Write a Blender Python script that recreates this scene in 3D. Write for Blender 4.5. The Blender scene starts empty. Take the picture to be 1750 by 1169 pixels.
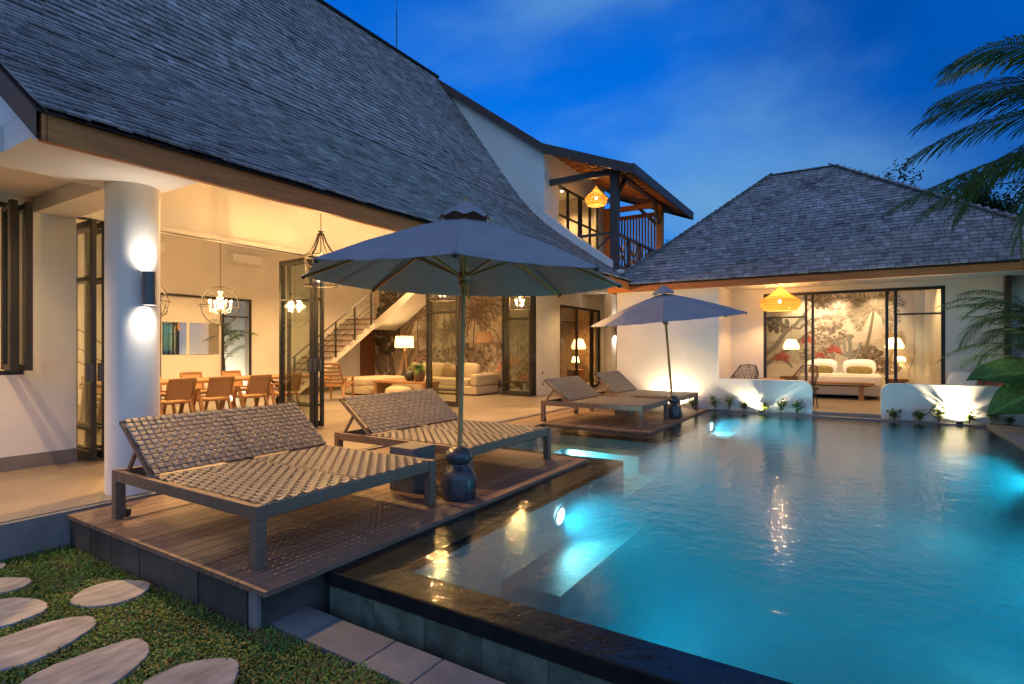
import bpy, math, random
import numpy as np
from mathutils import Vector, Matrix
R = random.Random(7)
rad = math.radians
SC = bpy.context.scene
COL = SC.collection

# ------------------------------------------------------------------ camera, sky, light, exposure
cam = bpy.data.cameras.new('camera'); camo = bpy.data.objects.new('camera', cam); COL.objects.link(camo)
camo.location = (0, 0, 1.4); camo.rotation_euler = (rad(90), 0, rad(-57.8))
cam.sensor_width = 36; cam.lens = 19.25; cam.shift_y = 0.006; cam.clip_end = 4000; cam.clip_start = 0.05
SC.camera = camo

W = bpy.data.worlds.new('World'); SC.world = W; W.use_nodes = True
nt = W.node_tree; nt.nodes.clear()
def wn(t, **k):
    n = nt.nodes.new(t)
    for a, b in k.items(): setattr(n, a, b)
    return n
out = wn('ShaderNodeOutputWorld'); bg = wn('ShaderNodeBackground')
sky = wn('ShaderNodeTexSky', sky_type='NISHITA', sun_disc=False, sun_elevation=rad(1.5), sun_rotation=rad(230), ozone_density=6.0, air_density=1.0, dust_density=0.3)
hsv = wn('ShaderNodeHueSaturation'); hsv.inputs['Saturation'].default_value = 1.35; hsv.inputs['Value'].default_value = 1.0
tint = wn('ShaderNodeMixRGB', blend_type='MULTIPLY'); tint.inputs[0].default_value = 1; tint.inputs[2].default_value = (0.16, 1.58, 1.75, 1)
tc = wn('ShaderNodeTexCoord'); L = nt.links.new
def cloud(scale, loc, st, p0, p1, rough=.5):
    mp = wn('ShaderNodeMapping'); mp.inputs['Scale'].default_value = st; mp.inputs['Location'].default_value = loc
    no = wn('ShaderNodeTexNoise'); no.inputs['Scale'].default_value = scale; no.inputs['Detail'].default_value = 6; no.inputs['Roughness'].default_value = rough; no.inputs['Distortion'].default_value = 0.3
    r = wn('ShaderNodeMapRange', interpolation_type='SMOOTHSTEP'); r.inputs[1].default_value = p0; r.inputs[2].default_value = p1
    L(tc.outputs['Generated'], mp.inputs[0]); L(mp.outputs[0], no.inputs['Vector']); L(no.outputs['Fac'], r.inputs[0]); return r
cl1 = cloud(1.7, (0.35, 0.1, 0.0), (1, 1, 2.0), .41, .76); cl2 = cloud(1.5, (2.2, 0.4, 1.0), (1, 1, 1.6), .42, .70)
k1 = wn('ShaderNodeMath', operation='MULTIPLY'); k1.inputs[1].default_value = 0.9; k2 = wn('ShaderNodeMath', operation='MULTIPLY'); k2.inputs[1].default_value = 0.85
pale = wn('ShaderNodeMixRGB'); pale.inputs[2].default_value = (0.34, 0.86, 1.55, 1)
dark = wn('ShaderNodeMixRGB', blend_type='MULTIPLY'); dark.inputs[2].default_value = (0.55, 0.50, 0.58, 1)
L(sky.outputs[0], hsv.inputs['Color']); L(hsv.outputs[0], tint.inputs[1])
L(cl1.outputs[0], k1.inputs[0]); L(cl2.outputs[0], k2.inputs[0]); L(k1.outputs[0], pale.inputs[0]); L(k2.outputs[0], dark.inputs[0])
L(tint.outputs[0], dark.inputs[1]); L(dark.outputs[0], pale.inputs[1])
L(pale.outputs[0], bg.inputs[0]); bg.inputs[1].default_value = 0.23; L(bg.outputs[0], out.inputs[0])

sd = bpy.data.lights.new('afterglow_sun', 'SUN'); so = bpy.data.objects.new('afterglow_sun', sd); COL.objects.link(so)
sd.energy = 0.50; sd.angle = rad(120); sd.color = (0.74, 0.80, 1.0)
so.rotation_euler = Vector((0.55, 0.62, -0.75)).to_track_quat('-Z', 'Y').to_euler(); so.location = (-5, -8, 12)

SC.view_settings.view_transform = 'Standard'; SC.view_settings.look = 'None'
SC.view_settings.exposure = 0.9; SC.view_settings.gamma = 1; SC.view_settings.use_curve_mapping = False
SC.render.engine = 'CYCLES'
cy = SC.cycles; cy.use_denoising = True; cy.max_bounces = 7; cy.diffuse_bounces = 3; cy.glossy_bounces = 3; cy.transmission_bounces = 4
cy.transparent_max_bounces = 16; cy.sample_clamp_indirect = 4; cy.caustics_reflective = False; cy.caustics_refractive = False; cy.blur_glossy = 0.5

# ------------------------------------------------------------------ materials
def base_mat(name):
    m = bpy.data.materials.new(name); m.use_nodes = True
    t = m.node_tree; p = t.nodes['Principled BSDF']
    return m, t, p
def mk(name, c, rough=0.6, var=0.15, ns=6, st=(1, 1, 1), bump=0.0, bs=60, metal=0, spec=0.5, attr=False, rnd=0.0, detail=6, gen=False, rvar=0.0, coat=0):
    m, t, p = base_mat(name); n = t.nodes; l = t.links.new
    co = n.new('ShaderNodeTexCoord'); ma = n.new('ShaderNodeMapping'); ma.inputs['Scale'].default_value = st
    l(co.outputs['Generated' if gen else 'Object'], ma.inputs[0])
    src = ma.outputs[0]
    if rnd:
        oi = n.new('ShaderNodeObjectInfo'); ad = n.new('ShaderNodeVectorMath'); ad.operation = 'ADD'
        cm = n.new('ShaderNodeCombineXYZ'); mu = n.new('ShaderNodeMath'); mu.operation = 'MULTIPLY'; mu.inputs[1].default_value = 37.0
        l(oi.outputs['Random'], mu.inputs[0]); l(mu.outputs[0], cm.inputs[0]); l(mu.outputs[0], cm.inputs[1])
        l(ma.outputs[0], ad.inputs[0]); l(cm.outputs[0], ad.inputs[1]); src = ad.outputs[0]
    nz = n.new('ShaderNodeTexNoise'); nz.inputs['Scale'].default_value = ns; nz.inputs['Detail'].default_value = detail; l(src, nz.inputs['Vector'])
    rm = n.new('ShaderNodeMapRange'); rm.inputs[1].default_value = 0.25; rm.inputs[2].default_value = 0.75
    rm.inputs[3].default_value = 1 - var; rm.inputs[4].default_value = 1 + var; l(nz.outputs['Fac'], rm.inputs[0])
    mx = n.new('ShaderNodeVectorMath'); mx.operation = 'SCALE'; mx.inputs[0].default_value = c[:3]; l(rm.outputs[0], mx.inputs['Scale'])
    o = mx.outputs[0]
    if rnd:
        r2 = n.new('ShaderNodeMapRange'); r2.inputs[3].default_value = 1 - rnd; r2.inputs[4].default_value = 1 + rnd; l(oi.outputs['Random'], r2.inputs[0])
        m2 = n.new('ShaderNodeVectorMath'); m2.operation = 'SCALE'; l(o, m2.inputs[0]); l(r2.outputs[0], m2.inputs['Scale']); o = m2.outputs[0]
    if attr:
        at = n.new('ShaderNodeAttribute'); at.attribute_name = 'Col'
        m3 = n.new('ShaderNodeVectorMath'); m3.operation = 'MULTIPLY'; l(o, m3.inputs[0]); l(at.outputs['Color'], m3.inputs[1]); o = m3.outputs[0]
    l(o, p.inputs['Base Color'])
    p.inputs['Roughness'].default_value = rough; p.inputs['Metallic'].default_value = metal
    p.inputs['Specular IOR Level'].default_value = spec
    if coat: p.inputs['Coat Weight'].default_value = coat; p.inputs['Coat Roughness'].default_value = 0.1
    if rvar:
        r3 = n.new('ShaderNodeMapRange'); r3.inputs[3].default_value = rough - rvar; r3.inputs[4].default_value = rough + rvar
        l(nz.outputs['Fac'], r3.inputs[0]); l(r3.outputs[0], p.inputs['Roughness'])
    if bump:
        b2 = n.new('ShaderNodeTexNoise'); b2.inputs['Scale'].default_value = bs; b2.inputs['Detail'].default_value = 4; l(src, b2.inputs['Vector'])
        bp = n.new('ShaderNodeBump'); bp.inputs['Strength'].default_value = bump; bp.inputs['Distance'].default_value = 0.01
        l(b2.outputs['Fac'], bp.inputs['Height']); l(bp.outputs[0], p.inputs['Normal'])
    return m
def emis(name, c, s):
    m, t, p = base_mat(name); p.inputs['Base Color'].default_value = (*c, 1)
    p.inputs['Emission Color'].default_value = (*c, 1); p.inputs['Emission Strength'].default_value = s
    return m
def leafmat(name, c, tr=0.35, rough=0.45, attr=False, var=0.3, ns=5):
    m = mk(name, c, rough, var, ns, attr=attr, spec=0.4); t = m.node_tree; p = t.nodes['Principled BSDF']
    tb = t.nodes.new('ShaderNodeBsdfTranslucent'); mx = t.nodes.new('ShaderNodeMixShader'); mx.inputs[0].default_value = tr
    src = p.inputs['Base Color'].links[0].from_socket; t.links.new(src, tb.inputs[0])
    o = t.nodes['Material Output']; t.links.new(p.outputs[0], mx.inputs[1]); t.links.new(tb.outputs[0], mx.inputs[2]); t.links.new(mx.outputs[0], o.inputs[0])
    return m
def glassmat(name, tintc=(0.93, 0.95, 0.93), ior=1.5, rough=0.0, bump=None, gain=1.0):
    m = bpy.data.materials.new(name); m.use_nodes = True; t = m.node_tree; t.nodes.clear(); n = t.nodes
    o = n.new('ShaderNodeOutputMaterial'); tr = n.new('ShaderNodeBsdfTransparent'); tr.inputs[0].default_value = (*tintc, 1)
    g = n.new('ShaderNodeBsdfGlossy'); g.inputs['Roughness'].default_value = rough
    fr = n.new('ShaderNodeFresnel'); fr.inputs[0].default_value = ior
    ge = n.new('ShaderNodeNewGeometry'); ri = n.new('ShaderNodeMapRange'); ri.inputs[3].default_value = ior; ri.inputs[4].default_value = 1 / ior
    t.links.new(ge.outputs['Backfacing'], ri.inputs[0]); t.links.new(ri.outputs[0], fr.inputs[0]); mx = n.new('ShaderNodeMixShader')
    fac = fr.outputs[0]
    if gain != 1.0:
        mm = n.new('ShaderNodeMath'); mm.operation = 'MULTIPLY'; mm.use_clamp = True; mm.inputs[1].default_value = gain; t.links.new(fac, mm.inputs[0]); fac = mm.outputs[0]
    t.links.new(fac, mx.inputs[0]); t.links.new(tr.outputs[0], mx.inputs[1]); t.links.new(g.outputs[0], mx.inputs[2]); t.links.new(mx.outputs[0], o.inputs[0])
    if bump:
        co = n.new('ShaderNodeTexCoord'); prev = None
        for (sc, strg, st) in bump:
            ma = n.new('ShaderNodeMapping'); ma.inputs['Scale'].default_value = st; t.links.new(co.outputs['Object'], ma.inputs[0])
            nz = n.new('ShaderNodeTexNoise'); nz.inputs['Scale'].default_value = sc; nz.inputs['Detail'].default_value = 3; t.links.new(ma.outputs[0], nz.inputs['Vector'])
            bp = n.new('ShaderNodeBump'); bp.inputs['Strength'].default_value = strg; bp.inputs['Distance'].default_value = 0.02
            t.links.new(nz.outputs['Fac'], bp.inputs['Height'])
            if prev: t.links.new(prev.outputs[0], bp.inputs['Normal'])
            prev = bp
        t.links.new(prev.outputs[0], g.inputs['Normal']); t.links.new(prev.outputs[0], fr.inputs['Normal'])
    return m
def transl(name, c, tr=0.6):
    m = leafmat(name, c, tr, 0.7, var=0.12, ns=30); return m

M = dict(
 plaster=mk('white_plaster', (0.74, 0.70, 0.64), 0.75, 0.08, 1.6, bump=0.12, bs=40),
 ceiling=mk('ceiling_paint', (0.76, 0.73, 0.68), 0.8, 0.03, 2),
 shingle=mk('weathered_shingle', (0.255, 0.245, 0.245), 0.75, 0.30, 5, attr=True, bump=0.5, bs=45),
 shingle_one=mk('weathered_shingle_piece', (0.255, 0.245, 0.245), 0.75, 0.30, 5, attr=True, bump=0.5, bs=45, rnd=0.05),
 underlay=mk('roof_underlay', (0.05, 0.05, 0.055), 0.9, 0.2, 4),
 fascia=mk('stained_fascia_wood', (0.52, 0.165, 0.028), 0.55, 0.25, 3, (1, 1, 12), bump=0.15, bs=50),
 fascia_dark=mk('dark_fascia_wood', (0.075, 0.045, 0.035), 0.5, 0.25, 3, (1, 1, 12), bump=0.15),
 teak=mk('teak', (0.33, 0.165, 0.068), 0.45, 0.22, 4, (2, 14, 14), bump=0.08, rnd=0.08),
 teakdoor=mk('mahogany_door', (0.19, 0.075, 0.035), 0.42, 0.2, 3, (10, 10, 1.5)),
 deck=mk('deck_board', (0.165, 0.105, 0.076), 0.52, 0.35, 3.0, (1.2, 22, 22), bump=0.35, bs=6, rnd=0.22, rvar=0.12),
 lframe=mk('weathered_lounger_wood', (0.165, 0.105, 0.072), 0.55, 0.3, 4, (3, 3, 16), bump=0.2, bs=10, rnd=0.08),
 strap_shaded=mk('woven_strap_shaded', (0.125, 0.112, 0.104), 0.42, 0.12, 9, (1, 4, 1), bump=0.1, bs=120, rnd=0.16),  # darker copy of the strap; shading of the crosswise weave put into its colour
 strap=mk('woven_strap', (0.185, 0.165, 0.15), 0.42, 0.12, 9, (4, 1, 1), bump=0.1, bs=120, rnd=0.13),
 floor=mk('polished_concrete', (0.25, 0.205, 0.165), 0.34, 0.16, 1.1, bump=0.03, bs=9, rvar=0.1, detail=9),
 conc=mk('grey_concrete', (0.20, 0.19, 0.185), 0.75, 0.25, 3, bump=0.25, bs=35),
 darkstone=mk('dark_cladding_stone', (0.05, 0.048, 0.044), 0.7, 0.5, 4, bump=0.5, bs=50, rnd=0.35),
 skirting=mk('grey_skirting_stone', (0.17, 0.145, 0.125), 0.6, 0.3, 4),
 pooltile=mk('green_pool_tile', (0.095, 0.115, 0.085), 0.55, 0.5, 9, bump=0.5, bs=60, rnd=0.25),
 basin=mk('pool_basin_stone', (0.045, 0.15, 0.17), 0.6, 0.22, 2.5),
 ledge=mk('dark_ledge_stone', (0.030, 0.075, 0.080), 0.6, 0.3, 3),
 coping=mk('black_coping_stone', (0.014, 0.014, 0.015), 0.6, 0.4, 12, spec=0.08, bump=0.25, bs=80),
 slab=mk('grey_slab_stone', (0.15, 0.155, 0.165), 0.7, 0.22, 6, bump=0.4, bs=90, rnd=0.18),
 stone=mk('stepping_stone', (0.29, 0.275, 0.26), 0.8, 0.38, 7, (1, 2.5, 1), bump=0.4, bs=40, rnd=0.1),
 soil=mk('soil', (0.05, 0.038, 0.022), 0.95, 0.5, 14, bump=0.8, bs=50),
 black=mk('black_steel', (0.022, 0.020, 0.018), 0.42, 0.2, 5, spec=0.5),
 iron=mk('wrought_iron', (0.022, 0.019, 0.016), 0.5, 0.2, 8, spec=.3),
 canvas=mk('canopy_canvas', (0.235, 0.235, 0.25), 0.85, 0.10, 5, bump=0.45, bs=7),
 bamboo=mk('pole_wood', (0.40, 0.21, 0.07), 0.4, 0.25, 4, (20, 20, 1)),
 ceramic=mk('dark_glazed_stone', (0.045, 0.047, 0.055), 0.28, 0.45, 16, bump=0.15, bs=60, rvar=0.1),
 basalt=mk('basalt_block', (0.12, 0.115, 0.11), 0.55, 0.3, 20, bump=0.3, bs=90),
 sofa=mk('beige_linen', (0.44, 0.355, 0.25), 0.9, 0.08, 60, bump=0.25, bs=220),
 cushion=mk('taupe_cushion', (0.30, 0.23, 0.16), 0.9, 0.1, 50),
 olive=mk('olive_cushion', (0.24, 0.18, 0.06), 0.85, 0.35, 18),
 orange=mk('coral_cushion', (0.55, 0.16, 0.07), 0.85, 0.1, 30),
 linen=mk('white_linen', (0.80, 0.78, 0.76), 0.9, 0.04, 8, bump=0.3, bs=14),
 bedskirt=mk('grey_bed_cloth', (0.42, 0.40, 0.44), 0.9, 0.08, 8),
 cane=mk('cane_weave', (0.36, 0.19, 0.08), 0.6, 0.25, 80),
 wicker=mk('dark_wicker', (0.11, 0.07, 0.045), 0.6, 0.35, 60),
 white=mk('white_enamel', (0.8, 0.8, 0.78), 0.35, 0.02, 4),
 grey=mk('grey_metal', (0.10, 0.10, 0.11), 0.4, 0.1, 6, metal=0.4),
 mirror=mk('mirror', (0.85, 0.86, 0.86), 0.02, 0.0, 1, metal=1),
 mural=mk('mural_paper', (0.62, 0.545, 0.46), 0.85, 0.22, 0.7, (1, 1, 2.2), detail=8),
 mural2=mk('bedroom_mural_paper', (0.66, 0.57, 0.47), 0.85, 0.16, 0.9, (1, 1, 3), detail=8),
 ink=mk('mural_print', (1, 1, 1), 0.85, 0.2, 7, attr=True),
 brownwall=mk('brown_stone_wall', (0.25, 0.165, 0.10), 0.85, 0.35, 6, bump=0.5, bs=14),
 rattan=transl('rattan_shade', (0.30, 0.15, 0.035), 0.35),
 shade=transl('linen_shade', (0.80, 0.72, 0.58), 0.55),
 paper=transl('paper_shade', (0.85, 0.80, 0.66), 0.6),
 darkshade=transl('brown_shade', (0.12, 0.07, 0.045), 0.15),
 bulb=emis('warm_bulb', (1.0, 0.72, 0.36), 40), bulbw=emis('white_bulb', (1.0, 0.88, 0.72), 30), candle=emis('candle_bulb', (1.0, 0.66, 0.28), 16),
 poolbulb=emis('pool_bulb', (0.75, 0.93, 1.0), 22),
 crystal=mk('crystal', (0.85, 0.82, 0.75), 0.08, 0.05, 9, spec=1.0),
 glass=glassmat('window_glass'), lglass=glassmat('lantern_glass', (0.97, 0.96, 0.94)),
 water=glassmat('pool_water', (0.80, 0.96, 0.97), 1.33, 0.03, [(1.6, 0.12, (1, 1, 1)), (6, 0.32, (1, 1, 1)), (16, 0.17, (1, 1, 1)), (45, 0.05, (1, 1, 1))], gain=1.15),
 grass=leafmat('lawn_leaf', (1, 1, 1), 0.3, 0.5, attr=True, var=0.2),
 leaf=leafmat('plant_leaf', (1, 1, 1), 0.35, 0.45, attr=True, var=0.25),
 stem=mk('plant_stem', (0.10, 0.11, 0.045), 0.7, 0.3, 10),
 bark=mk('palm_bark', (0.14, 0.11, 0.085), 0.9, 0.4, 8, (1, 1, 6), bump=0.5, bs=20),
 clay=mk('brown_clay_pot', (0.15, 0.085, 0.045), 0.5, 0.3, 10), darkpot=mk('dark_clay_pot', (0.05, 0.042, 0.035), 0.45, 0.3, 10),
)

# ------------------------------------------------------------------ mesh helpers
class MB:
    def __init__(s): s.v = []; s.f = []; s.c = []; s.col = (1, 1, 1); s.usecol = False
    def color(s, c): s.col = c; s.usecol = True; return s
    def add(s, vs, fs):
        b = len(s.v); s.v += [tuple(x) for x in vs]
        for q in fs: s.f.append(tuple(b + i for i in q)); s.c.append(s.col)
        return s
    def box(s, x0, x1, y0, y1, z0, z1):
        if x0 > x1: x0, x1 = x1, x0
        if y0 > y1: y0, y1 = y1, y0
        if z0 > z1: z0, z1 = z1, z0
        vs = [(x0, y0, z0), (x1, y0, z0), (x1, y1, z0), (x0, y1, z0), (x0, y0, z1), (x1, y0, z1), (x1, y1, z1), (x0, y1, z1)]
        return s.add(vs, [(3, 2, 1, 0), (4, 5, 6, 7), (0, 1, 5, 4), (1, 2, 6, 5), (2, 3, 7, 6), (3, 0, 4, 7)])
    def bar(s, a, b, w, h, up=(0, 0, 1)):
        a = Vector(a); b = Vector(b); d = (b - a).normalized(); up = Vector(up)
        if abs(d.dot(up)) > 0.99: up = Vector((1, 0, 0))
        x = d.cross(up).normalized(); z = x.cross(d).normalized()
        vs = []
        for p in (a, b):
            for sx, sz in ((-1, -1), (1, -1), (1, 1), (-1, 1)): vs.append(p + x * sx * w / 2 + z * sz * h / 2)
        return s.add(vs, [(0, 1, 2, 3), (7, 6, 5, 4), (0, 4, 5, 1), (1, 5, 6, 2), (2, 6, 7, 3), (3, 7, 4, 0)])
    def tube(s, pts, r, n=8, closed=False):
        pts = [Vector(p) for p in pts]; m = len(pts); rr = r if isinstance(r, (list, tuple)) else [r] * m
        b = len(s.v); vs = []; px = None
        for i, p in enumerate(pts):
            if closed: d = pts[(i + 1) % m] - pts[i - 1]
            else: d = pts[min(i + 1, m - 1)] - pts[max(i - 1, 0)]
            d = d.normalized() if d.length > 1e-9 else Vector((0, 0, 1))
            if px is None:
                ref = Vector((0, 0, 1)) if abs(d.z) < 0.9 else Vector((1, 0, 0)); x = d.cross(ref).normalized()
            else:
                x = (px - d * px.dot(d)); x = x.normalized() if x.length > 1e-6 else d.orthogonal().normalized()
            px = x; y = d.cross(x)
            for k in range(n):
                a = 2 * math.pi * k / n; vs.append(p + (x * math.cos(a) + y * math.sin(a)) * rr[i])
        fs = []
        for i in range(m if closed else m - 1):
            j = (i + 1) % m
            for k in range(n): fs.append((i * n + k, i * n + (k + 1) % n, j * n + (k + 1) % n, j * n + k))
        if not closed: fs += [tuple(range(n))[::-1], tuple((m - 1) * n + k for k in range(n))]
        return s.add(vs, fs)
    def lathe(s, prof, c=(0, 0, 0), n=24, a0=0, a1=2 * math.pi):
        full = abs(a1 - a0 - 2 * math.pi) < 1e-6; k = n if full else n + 1; vs = []
        for r, z in prof:
            for i in range(k):
                a = a0 + (a1 - a0) * i / n; vs.append((c[0] + r * math.cos(a), c[1] + r * math.sin(a), c[2] + z))
        fs = []
        for j in range(len(prof) - 1):
            for i in range(n):
                i2 = (i + 1) % k; fs.append((j * k + i, j * k + i2, (j + 1) * k + i2, (j + 1) * k + i))
        return s.add(vs, fs)
    def sphere(s, c, r, n=12, m=8, sq=(1, 1, 1)):
        vs = []; fs = []
        for j in range(m + 1):
            t = math.pi * j / m
            for i in range(n):
                a = 2 * math.pi * i / n; vs.append((c[0] + r * sq[0] * math.sin(t) * math.cos(a), c[1] + r * sq[1] * math.sin(t) * math.sin(a), c[2] + r * sq[2] * math.cos(t)))
        for j in range(m):
            for i in range(n): fs.append((j * n + i, (j + 1) * n + i, (j + 1) * n + (i + 1) % n, j * n + (i + 1) % n))
        return s.add(vs, fs)
    def prism(s, poly, ax, a0, a1):
        def P(p, a):
            return (a, p[0], p[1]) if ax == 'x' else (p[0], a, p[1]) if ax == 'y' else (p[0], p[1], a)
        n = len(poly); vs = [P(p, a0) for p in poly] + [P(p, a1) for p in poly]
        fs = [tuple(range(n))[::-1], tuple(range(n, 2 * n))] + [(i, (i + 1) % n, n + (i + 1) % n, n + i) for i in range(n)]
        return s.add(vs, fs)
    def mesh(s, name, mat, smooth=False):
        me = bpy.data.meshes.new(name); me.from_pydata(s.v, [], s.f)
        if mat: me.materials.append(mat if not isinstance(mat, str) else M[mat])
        if s.usecol:
            at = me.color_attributes.new('Col', 'FLOAT_COLOR', 'CORNER'); arr = []
            for f, c in zip(s.f, s.c): arr += [c[0], c[1], c[2], 1.0] * len(f)
            at.data.foreach_set('color', arr)
        if smooth: me.polygons.foreach_set('use_smooth', [True] * len(me.polygons))
        me.validate(); me.update(); return me
    def build(s, name, mat, parent=None, smooth=False, bevel=0, fixn=True):
        me = s.mesh(name, mat, smooth); o = bpy.data.objects.new(name, me); COL.objects.link(o); o.parent = parent
        if fixn:
            import bmesh
            bm = bmesh.new(); bm.from_mesh(me); bmesh.ops.recalc_face_normals(bm, faces=bm.faces); bm.to_mesh(me); bm.free()
        if bevel:
            b = o.modifiers.new('bevel', 'BEVEL'); b.width = bevel; b.segments = 2; b.limit_method = 'ANGLE'; b.angle_limit = rad(40)
        if smooth:
            e = o.modifiers.new('split', 'EDGE_SPLIT'); e.split_angle = rad(50)
        return o
def tag(o, label=None, cat=None, group=None, kind=None):
    if label: o['label'] = label
    if cat: o['category'] = cat
    if group: o['group'] = group
    if kind: o['kind'] = kind
    return o
def thing(name, label, cat, loc=(0, 0, 0), rz=0, group=None):
    o = bpy.data.objects.new(name, None); COL.objects.link(o); o.location = loc; o.rotation_euler = (0, 0, rz); o.empty_display_size = 0.1
    return tag(o, label, cat, group)
def inst(o, parent=None, mw=None):
    c = o.copy(); COL.objects.link(c); c.parent = parent
    if mw is not None: c.matrix_basis = mw
    return c
def copy_tree(o, parent=None):
    kids = list(o.children); c = o.copy(); COL.objects.link(c); c.parent = parent
    for k in kids: copy_tree(k, c)
    return c
def newobj(name, me, parent=None, mw=None):
    o = bpy.data.objects.new(name, me); COL.objects.link(o); o.parent = parent
    if mw is not None: o.matrix_basis = mw
    return o
WARM = (1.0, 0.55, 0.19); WARM2 = (1.0, 0.60, 0.235); NEUT = (1.0, 0.86, 0.72)
def lamp(name, kind, loc, power, color, parent=None, rad_=0.05, to=None, size=1.2, blend=0.6):
    d = bpy.data.lights.new(name, kind); d.energy = power; d.color = color; d.shadow_soft_size = rad_
    o = bpy.data.objects.new(name, d); COL.objects.link(o); o.parent = parent; o.location = loc
    if kind == 'SPOT': d.spot_size = size; d.spot_blend = blend
    if kind == 'AREA': d.shape = 'DISK'; d.size = size
    if to is not None: o.rotation_euler = (Vector(to)).to_track_quat('-Z', 'Y').to_euler()
    return o
def structure(o): o['kind'] = 'structure'; return o

# ------------------------------------------------------------------ ground, terrace, pool
GZ = -0.29
WZ = -0.03
g = MB()
for (x0, x1, y0, y1) in ((-400, 2.30, -400, 400), (2.30, 13.45, -400, -2.55), (13.45, 500, -400, 400), (2.30, 13.45, 5.7, 400)):
    g.add([(x0, y0, GZ), (x1, y0, GZ), (x1, y1, GZ), (x0, y1, GZ)], [(0, 1, 2, 3)])
structure(g.build('ground', 'soil', fixn=False))
t = MB().box(-6, 13.1, 5.70, 16, -0.6, 0.03)
t.box(13.1, 21, 5.0, 14.6, -0.6, 0.03)
o = structure(t.build('terrace_floor', 'floor'))
structure(MB().box(-6, 13.0, 5.64, 5.70, -0.6, 0.022).build('terrace_edge', 'conc'))

pool = MB()   # basin: floor, walls with a bay between the two decks
PF, PL, PR, PB, PD = 2.66, 2.55, -2.0, 12.85, -1.25
def quad(m, *p): m.add(p, [(0, 1, 2, 3)])
quad(pool, (PF, PR, PD), (PB, PR, PD), (PB, PL, PD), (PF, PL, PD))
quad(pool, (PF, PR, PD), (PF, PL, PD), (PF, PL, -.06), (PF, PR, -.06))
quad(pool, (PB, PR, PD), (PB, PL, PD), (PB, PL, -.06), (PB, PR, -.06))
quad(pool, (PF, PR, PD), (PB, PR, PD), (PB, PR, -.06), (PF, PR, -.06))
BX0, BX1, BY = 6.75, 8.60, 4.55
quad(pool, (PF, PL, PD), (BX0, PL, PD), (BX0, PL, -.06), (PF, PL, -.06))
quad(pool, (BX1, PL, PD), (PB, PL, PD), (PB, PL, -.06), (BX1, PL, -.06))
BD = -0.55
quad(pool, (BX0, PL, BD), (BX1, PL, BD), (BX1, BY, BD), (BX0, BY, BD)); quad(pool, (BX0, PL, PD), (BX1, PL, PD), (BX1, PL, BD), (BX0, PL, BD))
quad(pool, (BX0, PL, BD), (BX0, BY, BD), (BX0, BY, -.06), (BX0, PL, -.06)); quad(pool, (BX1, PL, BD), (BX1, BY, BD), (BX1, BY, -.06), (BX1, PL, -.06))
quad(pool, (BX0, BY, BD), (BX1, BY, BD), (BX1, BY, -.06), (BX0, BY, -.06))
pb = structure(pool.build('pool_basin', 'basin', fixn=False))
bench = MB().box(BX0 + .002, BX1 - .002, 4.15, BY - .002, BD + .001, -.28); bench.box(BX1 - .4, BX1 - .002, PL + .3, 4.148, BD + .001, -.28)
bench.box(11.0, PB - .002, PL - .45, PL - .002, PD + .001, -.34); bench.box(11.0, PB - .002, PL - .9, PL - .452, PD + .001, -.68)
bench.build('step', 'basin', pb)
MB().box(3.9, BX0 - .6, 2.0, PL - .002, PD + .001, -.58).build('ledge', 'ledge', pb)
MB().box(PF + .002, 3.05, PR + .002, 2.25, PD + .001, -.42).build('ledge', 'ledge', pb)
cp = MB()
cp.box(2.36, PF, -2.3, 2.90, -.12, -.055)                       # overflow edge
cp.box(PF, BX0, PL, 2.90, -.12, -.055); cp.box(BX1, 13.02, PL, 2.90, -.12, -.055)
cp.box(BX0 - .3, BX0, 2.90, 4.9, -.12, -.055); cp.box(BX1, BX1 + .3, 2.90, 4.9, -.12, -.055); cp.box(BX0, BX1, BY, 4.9, -.12, -.055)
cp.box(PB, 13.02, PR, PL, -.12, -.055)
structure(cp.build('pool_coping', 'coping'))
structure(MB().box(PF + .05, 13.3, -2.5, PR, -.3, 0.012).build('pool_kerb', 'conc'))
wt = MB()
for (x0, x1, y0, y1) in ((2.362, 13.015, PR, 2.898), (BX0 - .298, BX1 + .298, 2.898, 4.898)):
    wt.add([(x0, y0, WZ), (x1, y0, WZ), (x1, y1, WZ), (x0, y1, WZ)], [(0, 1, 2, 3)])
structure(wt.build('pool_water', 'water', fixn=False))
vm = bpy.data.materials.new('pool_water_body'); vm.use_nodes = True; vt = vm.node_tree; vt.nodes.clear()
vo = vt.nodes.new('ShaderNodeOutputMaterial'); vp = vt.nodes.new('ShaderNodeVolumePrincipled'); vt.links.new(vp.outputs[0], vo.inputs['Volume'])
vp.inputs['Color'].default_value = (0.02, 0.52, 0.76, 1); vp.inputs['Density'].default_value = 0.24
structure(MB().box(PF + .004, PB - .004, PR + .004, PL - .004, PD + .004, WZ - .02).build('pool_water_body', vm))
# wet outer wall of the pool with its stone tiles, and the black overflow lip
pw = structure(MB().box(2.385, 2.64, -2.3, 2.88, -1.0, -.125).build('pool_wall', 'darkstone'))
y = 2.88
tile_me = {}
while y > -1.2:
    w = 0.40
    for (z0, z1) in ((-.47, -.13), (-.85, -.474)):
        k = (w, round(z1 - z0, 3))
        if k not in tile_me: tile_me[k] = MB().box(-.012, .012, 0, w - .004, 0, z1 - z0).mesh('tile', 'pooltile')
        newobj('tile', tile_me[k], pw, Matrix.Translation((2.374 + R.uniform(-.0015, .0015), y - w, z0)))
    y -= w
structure(MB().box(2.350, 2.3598, -2.3, 2.905, -.115, WZ - .004).build('overflow_lip', 'coping'))
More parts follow.
